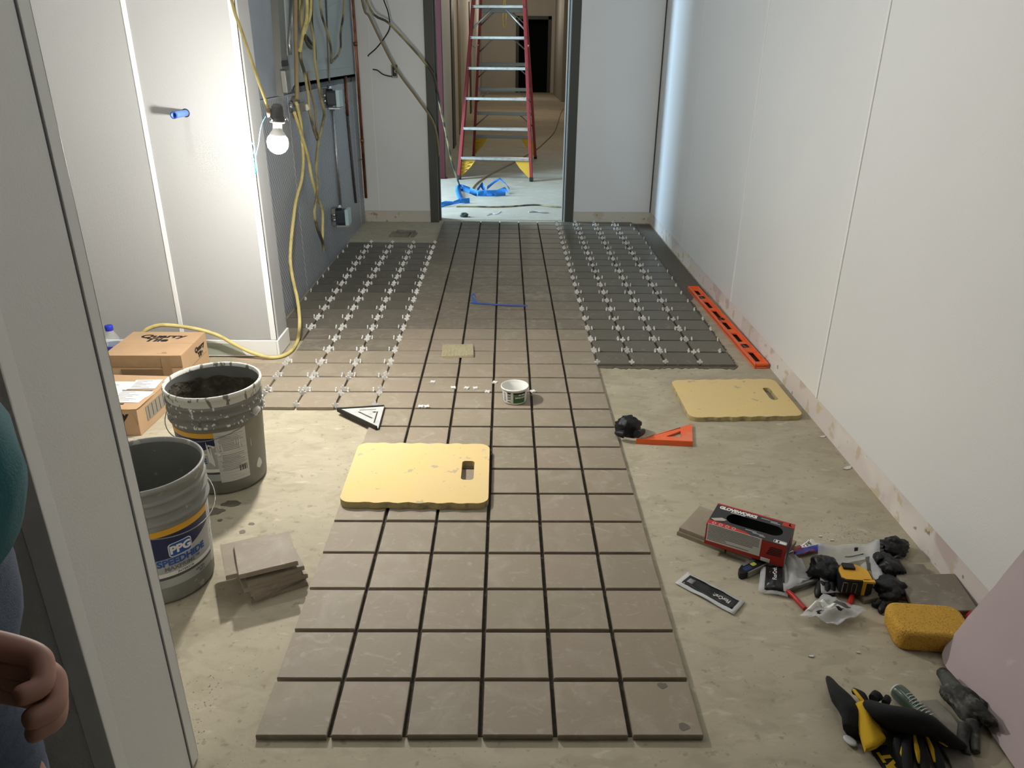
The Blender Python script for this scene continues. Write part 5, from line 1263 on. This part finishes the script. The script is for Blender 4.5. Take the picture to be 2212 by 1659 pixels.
cord('hall_cord', 'dark cord lying across the hall floor just beyond the doorway', [F(x, y, .010) for x, y in ((985, 446), (1020, 446), (1060, 447), (1100, 446), (1140, 443), (1165, 443), (1190, 446), (1222, 448))], .007, 'corddirty')
cord('hall_cord', 'yellow cord hanging from the hall ceiling behind the ladder', [WY(x, y, 12.0) for x, y in ((1088, -30), (1092, 20), (1093, 45), (1090, 60), (1086, 45), (1088, 0), (1090, -30))], .010, 'cord')

# ================================================================== hanging work light
YBU = 1.460
bc = WY(600, 308, YBU)
t = thing('work_light', 'lit bare bulb in a dark socket hanging from a yellow cord by the white chase', 'lamp', WY(592, 262, YBU))
bm = B(); prof = [(0, -.0355), (.0115, -.034), (.023, -.027), (.0315, -.0145), (.0340, 0), (.0315, .0125), (.0262, .0205), (0, .0205)]
tilt = Mx.Rotation(.10, 4, 'Y')
lathe(bm, prof, 32, Mx.Translation(bc) @ tilt); mesh('bulb', bm, 'bulb', t, world=True)
bm = B(); lathe(bm, [(.0264, .0205), (.0240, .027), (.0165, .038), (.0145, .050), (.0150, .066), (.013, .068), (0, .068)], 24, Mx.Translation(bc) @ tilt); mesh('bulb_base', bm, 'white', t, world=True)
bm = B(); lathe(bm, [(.018, .060), (.0235, .062), (.0235, .070), (.020, .072), (.0215, .078), (.019, .086), (.0175, .110), (.012, .118), (0, .120)], 24, Mx.Translation(bc) @ tilt); mesh('socket', bm, mat('socket_grey', '#4e4d4b', .6), t, world=True)
bm = B(); M = Mx.Translation(bc) @ tilt
for a in (0, 2.1, 4.2): tube(bm, [M @ V((.022 * math.cos(a), .022 * math.sin(a), .072)), M @ V((.030 * math.cos(a), .030 * math.sin(a), .080)), M @ V((.036 * math.cos(a + .3), .036 * math.sin(a + .3), .070))], .0022, 6)
mesh('guard_clip', bm, 'chrome', t, world=True)
bm = B(); tube(bm, spline([WY(x, y, YBU) for x, y in ((488, -40), (500, 0), (508, 30), (520, 62), (533, 100), (548, 145), (560, 180), (572, 212), (580, 238), (584, 250))], 6), .0050, 8); mesh('cord', bm, 'cord', t, world=True)
bm = B(); tube(bm, [WY(579, 234, YBU), WY(585, 252, YBU)], [.008, .0105], 10); mesh('strain_relief', bm, mat('brown_relief', '#7a6a55', .6), t, world=True)
bm = B(); tube(bm, spline([WY(x, y, YBU - .012) for x, y in ((574, 250), (566, 265), (561, 285), (558, 310), (553, 332), (550, 350), (552, 374), (555, 368), (553, 352), (546, 338), (548, 318), (543, 308))], 5), .0013, 6); mesh('tie_wire', bm, 'bluewire', t, world=True)
# blue pipe stub through the chase
c = WY(401, 244, YC - .004)
t = thing('pipe_stub', 'short blue pipe stub sticking out of the white chase wall', 'pipe', c)
bm = B(); M = Mx.Rotation(PI / 2, 4, 'X'); lathe(bm, [(.0125, .0), (.0125, .118), (.0100, .118), (.0095, .02), (0, .02)], 24, M); mesh('tube', bm, 'bluepipe', t)
bm = B(); lathe(bm, [(.0128, .0006), (.0165, .0006), (.0165, .0), (.0128, .0)], 24, M); mesh('hole_rim', bm, 'black', t)
bm = B(); lathe(bm, [(.0128, .112), (.0134, .114), (.0134, .119), (.0100, .119)], 24, M); mesh('cut_end', bm, mat('dark_blue_pipe', '#26438f', .5), t)

# ================================================================== ladder in the hall
lf, rf_, lb_, rb_ = V((-.458, 7.235, .004)), V((.322, 7.135, .004)), V((-.372, 9.07, .004)), V((.432, 8.98, .004))
topz = 3.05
apex_l, apex_r = V((-.175, 8.05, topz)), V((.165, 8.00, topz))
u = (rf_ - lf).normalized()
lad = thing('step_ladder', 'red fiberglass step ladder with aluminium steps standing open in the hall', 'ladder', (lf + rf_ + lb_ + rb_) / 4)
def beam(bm, p, q, w_, d_, side=u):
    t_ = (q - p).normalized(); s = (side - t_ * side.dot(t_)).normalized(); n = t_.cross(s)
    vs = [bm.verts.new(a + s * w_ * i + n * d_ * j) for a in (p, q) for i, j in ((-.5, -.5), (.5, -.5), (.5, .5), (-.5, .5))]
    for f in ((0, 1, 2, 3), (7, 6, 5, 4), (0, 4, 5, 1), (1, 5, 6, 2), (2, 6, 7, 3), (3, 7, 4, 0)): bm.faces.new([vs[i] for i in f])
for p, q, w_, d_ in ((lf, apex_l, .030, .075), (rf_, apex_r, .030, .075), (lb_, apex_l + V((.02, .12, 0)), .028, .05), (rb_, apex_r + V((-.02, .12, 0)), .028, .05)):
    bm = B(); beam(bm, p, q, w_, d_); bmesh.ops.recalc_face_normals(bm, faces=bm.faces); r_ = mesh('rail', bm, 'redfg', lad, world=True, bevel=.002)
    bm = B(); beam(bm, p, p + (q - p) * .012, w_ + .006, d_ + .008); bmesh.ops.recalc_face_normals(bm, faces=bm.faces); mesh('foot', bm, 'black', lad, world=True)
def at_front(z, s): 
    p, q = (lf, apex_l) if s < 0 else (rf_, apex_r); k = (z - .004) / (topz - .004); return p + (q - p) * k
def at_back(z, s):
    p, q = (lb_, apex_l + V((.02, .12, 0))) if s < 0 else (rb_, apex_r + V((-.02, .12, 0))); k = (z - .004) / (topz - .004); return p + (q - p) * k
for k, z in enumerate([.222 + .2945 * q for q in range(9)]):
    a, b = at_front(z, -1), at_front(z, 1); bm = B(); beam(bm, a + u * .012, b - u * .012, .028, .085, V((0, 0, 1))); bmesh.ops.recalc_face_normals(bm, faces=bm.faces)
    st = mesh('step', bm, 'alu', lad, world=True, bevel=.004)
    bm = B()
    for s, e in ((-1, a), (1, b)):
        for dz in (.008, -.008): tube(bm, [e + V((0, -.042, dz)), e + V((0, -.050, dz))], .005, 6)
    mesh('rivet', bm, 'chrome', lad, world=True, kind='stuff')
for k, z in enumerate([.275 + .284 * q for q in range(9)]):
    a, b = at_back(z, -1), at_back(z, 1); bm = B(); beam(bm, a, b, .040, .02, V((0, 0, 1))); bmesh.ops.recalc_face_normals(bm, faces=bm.faces); mesh('rear_bar', bm, 'aludark', lad, world=True, bevel=.003)
    if k and k % 1 == 0:
        for s, e, o in ((-1, a, b), (1, b, a)):
            d = (o - e).normalized(); lo_ = at_back(z - .16, s); bm = B(); tube(bm, [e + d * .16 + V((0, 0, -.015)), lo_], .008, 6); mesh('rear_brace', bm, 'aludark', lad, world=True)
def corner_brace(e, lo_, d, m, thick=.012):
    bm = B(); quadslab(bm, [e + d * .015, e + d * .17, e + d * .12 + (lo_ - e) * .42, lo_ + d * .018, lo_ + d * .002], d.cross(V((0, 0, 1))), thick); mesh('corner_brace', bm, m, lad, world=True)
    bm = B()
    for k in range(4):
        a = e.lerp(lo_, .12 + .2 * k) + d * (.02); b = (e + d * .15).lerp(lo_ + d * .03, .15 + .2 * k); off = d.cross(V((0, 0, 1))) * .004
        if off.y > 0: off = -off
        tube(bm, [a + off, b + off], .0035, 5); tube(bm, [b + off, e.lerp(lo_, .12 + .2 * (k + 1)) + d * .02 + off], .0035, 5)
    mesh('brace_rib', bm, m, lad, world=True, kind='stuff')
for s in (-1, 1):
    e, lo_ = at_front(.208, s), at_front(.030, s); corner_brace(e, lo_, u * -s, 'yelplas')
    e, lo_ = at_back(.258, s), at_back(.04, s); corner_brace(e, lo_, u * -s, 'yelplas')
    e, lo_ = at_front(1.685, s), at_front(1.47, s); bm = B(); tube(bm, [e - u * s * .20 + V((0, 0, -.01)), lo_], .010, 6); mesh('front_brace', bm, 'alu', lad, world=True)
    p, q = at_front(1.34, s), at_back(1.34, s); m_ = (p + q) / 2 + V((0, 0, -.03)); bm = B(); tube(bm, [p, m_, q], .008, 6); mesh('spreader', bm, 'alu', lad, world=True)

# ================================================================== blue tape and litter in the hall
def tape_run(bm, pts, up, hw):
    rows = []
    for (x, y, z), (ux, uy, uz) in zip(pts, up):
        p = F(x, y, 0.004) + V((0, 0, z)); h = V((ux, uy, uz)).normalized() * hw
        rows.append((bm.verts.new(p - h), bm.verts.new(p + h), bm.verts.new(p + h + V((.0006, -.0006, .0006))), bm.verts.new(p - h + V((.0006, -.0006, .0006)))))
    for a, b in zip(rows, rows[1:]):
        for k in range(4): bm.faces.new((a[k], a[(k + 1) % 4], b[(k + 1) % 4], b[k])).smooth = True
    bm.faces.new(rows[0]); bm.faces.new(list(reversed(rows[-1])))
bm = B()
tape_run(bm, [(988, 408, .02), (1000, 412, .03), (1015, 418, .03), (1030, 424, .026), (1048, 424, .028), (1075, 424, .03), (1092, 422, .03)], [(.2, .4, 1), (0, .5, 1), (.1, .6, 1), (0, .3, 1), (0, .2, 1), (0, .1, 1), (0, .1, 1)], .030)
tape_run(bm, [(1030, 420, .03), (1040, 412, .06), (1048, 418, .03)], [(.1, .3, 1), (.3, .1, 1), (.1, .2, 1)], .026)
tape_run(bm, [(1052, 416, .045), (1068, 412, .085), (1080, 408, .10), (1092, 412, .07), (1101, 415, .025)], [(0, 1, .5), (.1, 1, .4), (0, 1, .2), (-.3, 1, .3), (-.2, 1, .5)], .030)
tape_run(bm, [(1062, 426, .02), (1075, 420, .03), (1090, 416, .04), (1098, 420, .02)], [(0, 1, .6), (0, 1, .8), (0, 1, .5), (0, 1, .5)], .022)
solo('blue_tape', bm, 'bluetape', 'tangled heap of bright blue tape on the hall floor before the ladder', 'tape')
bm = B()
tape_run(bm, [(990, 410, .045), (989, 420, .035), (994, 432, .02), (1000, 436, .012)], [(1, .2, .1), (1, .1, .1), (1, .1, .1), (1, .3, .2)], .026)
tape_run(bm, [(948, 448, .016), (962, 446, .024), (978, 443, .018), (995, 440, .026), (1015, 438, .018)], [(0, .7, .7), (0, .5, .8), (.1, .8, .4), (0, .7, .7), (0, .4, 1)], .026)
solo('blue_tape', bm, 'bluetape', 'loose strip of bright blue tape trailing to the left door jamb', 'tape')
bm = B(); ribbon(bm, [F(x, y, ZT + .0014) + V((0, 0, z)) for x, y, z in ((1016, 654, 0), (1040, 656, .002), (1070, 658, .0008), (1105, 660, .0015), (1140, 661, .0006))], [V((.002, .011, 0))] * 5)
ribbon(bm, [F(1030, 655, ZT + .001), F(1022, 652, ZT + .001) + V((0, 0, .012)), F(1018, 648, ZT) + V((0, 0, .024)), F(1024, 646, ZT) + V((0, 0, .030)), F(1028, 650, ZT) + V((0, 0, .020))], [V((.002, .010, .006)), V((0, .010, .006)), V((0, .012, .004)), V((0, .012, .002)), V((0, .010, 0))])
solo('blue_tape', bm, 'bluetapedim', 'strip of blue masking tape with a curled end lying on the tile strip', 'tape')
bm = B(); ribbon(bm, [F(987, 653.5, ZT + .0008), F(995, 654.5, ZT + .0014)], [V((0, .004, 0))] * 2); solo('blue_tape', bm, 'bluetapedim', 'tiny scrap of blue tape beside the curled strip', 'tape')
p = F(1003, 468, .004)
crumple('rubble_lump', 'dark lump of debris on the hall floor just past the tile edge', 'debris', (p.x, p.y, .004), .034, .03, .022, 41, mat('dark_lump', '#3d4440', .8), sub=3)
p0, p1 = F(1142, 459, .005), F(1185, 460, .005)
bm = B(); tube(bm, spline([p0, p0.lerp(p1, .3) + V((0, .02, .008)), p0.lerp(p1, .7) + V((0, -.01, .006)), p1], 6), .011, 6, flat=.5); solo('plastic_scrap', bm, 'clearw', 'pale strip of plastic litter on the hall floor at the right', 'scrap')
bm = B(); tube(bm, spline([F(1052, 466, .005), F(1062, 461, .010), F(1072, 463, .006), F(1082, 457, .008)], 6), .007, 6, flat=.4); solo('plastic_scrap', bm, 'clearw', 'small twisted plastic litter in the middle of the hall floor edge', 'scrap')
t = thing('door_stop_strip', 'dark strip leaning at the right door jamb inside the hall', 'strip', (.66, 5.75, .004))
bm = B(); box(bm, -.012, .012, -.05, .05, 0, .32); mesh('strip', bm, mat('blue_grey_strip', '#2b3a47', .5), t)

# ================================================================== litter on the concrete
rr = random.Random(11)
bm = B(); bm2 = B()
def chip(b, x, y, s, z=.0):
    r = rr.random() * PI; k = rr.randint(4, 6); h = s * rr.uniform(.15, .5)
    vs = [b.verts.new((x + s * rr.uniform(.5, 1) * math.cos(r + 2 * PI * i / k), y + s * rr.uniform(.4, 1) * math.sin(r + 2 * PI * i / k), z)) for i in range(k)]
    tp = b.verts.new((x, y, z + h))
    for i in range(k): b.faces.new((vs[i], vs[(i + 1) % k], tp))
def cluster(b, px, n, sd, smin, smax, z=0):
    for _ in range(n):
        c = F(px[0], px[1]); chip(b, c.x + rr.gauss(0, sd[0]), c.y + rr.gauss(0, sd[1]), rr.uniform(smin, smax), z + .0002)
for q in (((1838, 1172), 120, (.05, .04), .0008, .0030), ((1870, 1150), 50, (.06, .05), .001, .004), ((430, 1545), 110, (.022, .075), .0008, .0032), ((640, 1130), 40, (.05, .05), .0007, .002), ((720, 960), 30, (.10, .10), .0007, .0022), ((1500, 1000), 40, (.22, .2), .0007, .0020), ((1600, 1400), 50, (.22, .12), .0007, .0022), ((480, 1350), 30, (.06, .1), .0007, .0022), ((1900, 1500), 40, (.1, .06), .0007, .002), ((560, 1640), 20, (.1, .02), .0007, .002), ((1780, 1140), 40, (.06, .03), .0008, .003)): cluster(bm, *q)
o = mesh('rubble_crumbs', bm, 'rubble', kind='stuff'); tag(o, 'scattered mortar crumbs and dust over the bare concrete', 'debris')
for q in (((820, 1160), 14, (.12, .10), .0007, .0018, ZT), ((1100, 600), 14, (.3, .3), .0007, .0018, ZT), ((990, 1260), 8, (.2, .15), .0006, .0015, ZT)): cluster(bm2, *q)
o = mesh('tile_crumbs', bm2, 'rubble', kind='stuff'); tag(o, 'scattered pale crumbs on the laid tile strip', 'debris')
for x, y, s, a, lb in ((1830, 1012, .020, .5, 'curled pale paint peel on the floor by the wall base, beyond the scraps'), (1776, 944, .014, .2, 'torn white scrap on the floor against the right wall base'), (1772, 1160, .006, .1, 'small pale stone on the floor behind the packaging card'), (1797, 1168, .006, .3, 'small white stone on the floor near the rubble by the wall'), (1752, 1419, .007, 0, 'white flake on the concrete left of the sponge, larger of two'), (1854, 1411, .005, 0, 'white flake on the concrete just left of the sponge, smaller of two')):
    p = F(x, y); b = B()
    pts = [(-s, 0), (-.4 * s, .35 * s), (.5 * s, .4 * s), (s, 0), (.4 * s, -.4 * s), (-.5 * s, -.3 * s)]
    plate(b, pts, (), 0, .0012 if s > .01 else .003)
    for v in b.verts: v.co.z += .004 * (v.co.x / s) ** 2 * (1 if s > .01 else 0)
    b.transform(Mx.Translation((p.x, p.y, .0004)) @ Mx.Rotation(a, 4, 'Z')); solo('paint_flake', b, 'gyp', lb, 'scrap')
def stain(x, y, sx, sy, seed, lb, m='wet', z=.0004, name='damp_spot'):
    p = F(x, y); pts = []
    for k in range(28):
        a = 2 * PI * k / 28; r = 1 + .35 * fbm((math.cos(a) * 1.2, math.sin(a) * 1.2, seed), 1, 3); pts.append((sx * r * math.cos(a), sy * r * math.sin(a)))
    b = B(); plate(b, pts, (), 0, .0003, Mx.Translation((p.x, p.y, z))); solo(name, b, m, lb, 'stain')
stain(500, 1088, .030, .018, 1, 'dark damp spot on the concrete just before the mortar pail, larger one')
stain(462, 1106, .030, .020, 2, 'dark damp spot on the concrete between the two pails')
stain(475, 1124, .008, .007, 3, 'small round damp drop nearer than the spot between the pails')
stain(543, 1132, .010, .007, 5, 'small round damp drop farthest right before the mortar pail')
stain(524, 1149, .010, .009, 6, 'small round damp drop just behind the stack of tiles')
stain(1430, 1491, .0105, .009, 7, 'dark drip mark at the back of the nearest right tile', 'tile_damp', ZT + .0002)
stain(1476, 1580, .0115, .010, 8, 'dark drip mark at the front edge of the nearest right tile', 'tile_damp', ZT + .0002)
stain(545, 776, .10, .006, 9, 'faint pink chalk mark on the floor before the chase', 'pinkchalk')
# ================================================================== the person at the near left
def skin_mesh(name, nodes, edges, m, parent=None, sub=2, root=0, smooth=True):
    me = D.meshes.new(name); me.from_pydata([n[0] for n in nodes], edges, []); o = link(name, me, m, parent)
    s = o.modifiers.new('skin', 'SKIN'); s.use_smooth_shade = True; s.branch_smoothing = .4
    for i, n in enumerate(nodes):
        r = n[1]; me.skin_vertices[0].data[i].radius = r if isinstance(r, tuple) else (r, r)
        me.skin_vertices[0].data[i].use_root = (i == root)
    if sub: b = o.modifiers.new('sub', 'SUBSURF'); b.levels = sub; b.render_levels = sub
    return o
PX, PY = -.520, -.600
def chainer():
    nodes, edges, ix = [], [], {}
    def add(k, p, r, prev=None):
        ix[k] = len(nodes); nodes.append((p, r))
        if prev is not None: edges.append((ix[prev], ix[k]))
    return nodes, edges, add
nodes, edges, add = chainer()
# faces +x; near side (towards the camera) is -y
add('pelvis', (-.004, 0, .92), (.085, .10)); add('waist', (.0, 0, 1.04), (.085, .10), 'pelvis'); add('chest', (-.005, 0, 1.26), (.08, .11), 'waist'); add('collar', (-.01, 0, 1.41), (.055, .07), 'chest')
add('neck', (.0, 0, 1.48), .052, 'collar'); add('skull_base', (.015, 0, 1.545), .062, 'neck'); add('skull', (.022, 0, 1.63), (.088, .074), 'skull_base'); add('crown', (.015, 0, 1.695), (.06, .052), 'skull')
for s, n in ((-1, 'near'), (1, 'far')):
    add(n + 'sh', (-.015, .165 * s, 1.385), .055, 'collar')
    if s < 0: el, wr, hd = (-.10, -.205, 1.09), (.165, -.150, 1.000), (.228, -.138, .980)
    else: el, wr, hd = (-.06, .185, 1.10), (.025, .165, .93), (.05, .15, .87)
    add(n + 'el', el, .042, n + 'sh'); add(n + 'wr', wr, .029, n + 'el'); add(n + 'palm', hd, (.036, .022), n + 'wr')
    h = V(hd); dr = (V(hd) - V(wr)).normalized(); up = V((0, 0, 1)); sd = dr.cross(up).normalized()
    if s < 0:
        for q, (off, L_, r_) in enumerate(((.022, .038, .0095), (.008, .043, .0098), (-.007, .040, .0094), (-.021, .032, .0085))):
            b0 = h + dr * .026 + (up * .6 + sd * 0).normalized() * off
            b1 = b0 + (dr + sd * .25).normalized() * L_; b2 = b1 + (dr * .25 + sd * .8 - up * .2).normalized() * L_ * .62; b3 = b2 + (sd * .6 - dr * .7).normalized() * L_ * .5
            add('f%d0' % q, tuple(b0), r_ + .002, n + 'palm'); add('f%d1' % q, tuple(b1), r_, 'f%d0' % q); add('f%d2' % q, tuple(b2), r_ * .93, 'f%d1' % q); add('f%d3' % q, tuple(b3), r_ * .8, 'f%d2' % q)
        tb = h - dr * .012 + up * .026 + sd * .008
        add('t0', tuple(tb), .012, n + 'palm'); add('t1', tuple(tb + (dr * .7 + up * .5 + sd * .3).normalized() * .032), .0105, 't0'); add('t2', tuple(tb + (dr * .9 + up * .25 + sd * .5).normalized() * .056), .0088, 't1')
    add(n + 'hip', (-.004, .078 * s, .84), .074, 'pelvis'); add(n + 'knee', (.008, .096 * s, .48), .050, n + 'hip'); add(n + 'calf', (-.012, .099 * s, .34), .048, n + 'knee'); add(n + 'ankle', (-.02, .10 * s, .085), .036, n + 'calf')
    add(n + 'toe', (.14, .11 * s, .035), (.028, .04), n + 'ankle')
per = skin_mesh('person', nodes, edges, 'skin')
per.location = (PX, PY, .004); per.scale = (.93, .93, .93)
tag(per, 'person in teal shirt and blue jeans standing by the near wall, arm bent', 'person')
def loft(bm, rings, n=28, fold=0.0, seed=0):
    """rings = (centre, rx, ry); horizontal ellipses with soft folds"""
    R_ = []
    for k, (c, rx, ry) in enumerate(rings):
        row = []
        for q in range(n):
            a = 2 * PI * q / n; f = 1 + fold * fbm((math.cos(a) * 1.3, math.sin(a) * 1.3, c[2] * 9 + seed), 1.6, 3)
            row.append(bm.verts.new((c[0] + rx * f * math.cos(a), c[1] + ry * f * math.sin(a), c[2])))
        R_.append(row)
    for a, b in zip(R_, R_[1:]):
        for q in range(n): bm.faces.new((a[q], a[(q + 1) % n], b[(q + 1) % n], b[q])).smooth = True
    bm.faces.new(list(reversed(R_[0]))); bm.faces.new(R_[-1])
def interp(keys, m):
    out = []
    for (c0, a0, b0), (c1, a1, b1) in zip(keys, keys[1:]):
        for k in range(m):
            t = k / m; t2 = t * t * (3 - 2 * t)
            out.append((tuple(V(c0).lerp(V(c1), t)), a0 + (a1 - a0) * t2, b0 + (b1 - b0) * t2))
    out.append(keys[-1]); return out
bm = B(); loft(bm, interp([((.0, 0, .925), .142, .158), ((.012, 0, .95), .154, .166), ((.020, 0, 1.02), .158, .166), ((.012, 0, 1.12), .146, .162), ((.0, 0, 1.28), .134, .176), ((-.010, 0, 1.39), .105, .165), ((-.010, 0, 1.44), .070, .095), ((-.006, 0, 1.465), .058, .066)], 4), 32, .05, 2)
for s, el in ((-1, (-.10, -.205, 1.09)), (1, (-.06, .185, 1.10))):
    a = V((-.015, .150 * s, 1.385)); e = V(el); pts = [a.lerp(e, q / 6) for q in range(7)]
    tube(bm, pts, [.066, .072, .070, .067, .064, .062, .060], 16)
mesh('shirt', bm, 'teal', per)
bm = B(); loft(bm, interp([((-.002, 0, .76), .110, .150), ((-.004, 0, .86), .138, .164), ((.0, 0, .96), .138, .156), ((.0, 0, .99), .136, .154)], 4), 32, .03, 5)
jn = mesh('jeans', bm, 'jean', per)
for s in (-1, 1):
    bm = B(); loft(bm, interp([((-.012, .102 * s, .075), .066, .062), ((-.020, .10 * s, .30), .062, .062), ((-.012, .096 * s, .48), .064, .066), ((-.018, .086 * s, .70), .080, .076), ((-.010, .076 * s, .84), .100, .084)], 6), 24, .06, 7 + s); mesh('jeans_leg', bm, 'jean', jn)
bm = B(); lathe(bm, [(1, 0), (1.012, .004), (1.012, .034), (1, .038)], 36, Mx.Translation((0, 0, .955)) @ Mx.Diagonal((.140, .158, 1, 1))); mesh('waistband', bm, 'jean', jn)
bm = B(); tube(bm, spline([(.118, -.075, .955), (.132, -.085, .92), (.118, -.115, .875), (.085, -.142, .84)], 6), .005, 6); mesh('pocket_edge', bm, 'black', jn)
for s in (-1, 1):
    bm = B(); bmesh.ops.create_icosphere(bm, subdivisions=3, radius=1)
    for v in bm.verts: x, y, z = v.co; v.co = V((.055 + .135 * x, .108 * s + .046 * y * (1.05 + .1 * x), max(0, .045 + .05 * z * (1.0 - .35 * x)) - .004))
    mesh('boot', bm, 'shoe', per, smooth=True)
bm = B(); bmesh.ops.create_icosphere(bm, subdivisions=3, radius=1)
for v in bm.verts:
    x, y, z = v.co
    v.co = V((.008 + .105 * x - .012, .088 * y, 1.655 + .095 * z)) if not (x > .25 and z < .35) else V((.008 + .085 * x * .8, .078 * y, 1.655 + .08 * z))
mesh('hair', bm, 'hair', per, smooth=True)
for s in (-1, 1):
    bm = B(); bmesh.ops.create_icosphere(bm, subdivisions=2, radius=1); bm.transform(Mx.Translation((.106, .030 * s, 1.618)) @ Mx.Scale(.010, 4)); mesh('eye', bm, 'paper', per, smooth=True)
    bm = B(); bmesh.ops.create_icosphere(bm, subdivisions=2, radius=1); bm.transform(Mx.Translation((.005, .076 * s, 1.60)) @ Mx.Diagonal((.018, .008, .030, 1))); mesh('ear', bm, 'skin', per, smooth=True)
bm = B(); tube(bm, [(.100, 0, 1.628), (.122, 0, 1.592), (.112, 0, 1.580)], [.007, .012, .009], 8); mesh('nose', bm, 'skin', per)
bm = B(); tube(bm, [(.092, -.022, 1.552), (.103, 0, 1.550), (.092, .022, 1.552)], [.003, .006, .003], 8, flat=.6); mesh('mouth', bm, mat('lips', '#9c5f56', .5), per)
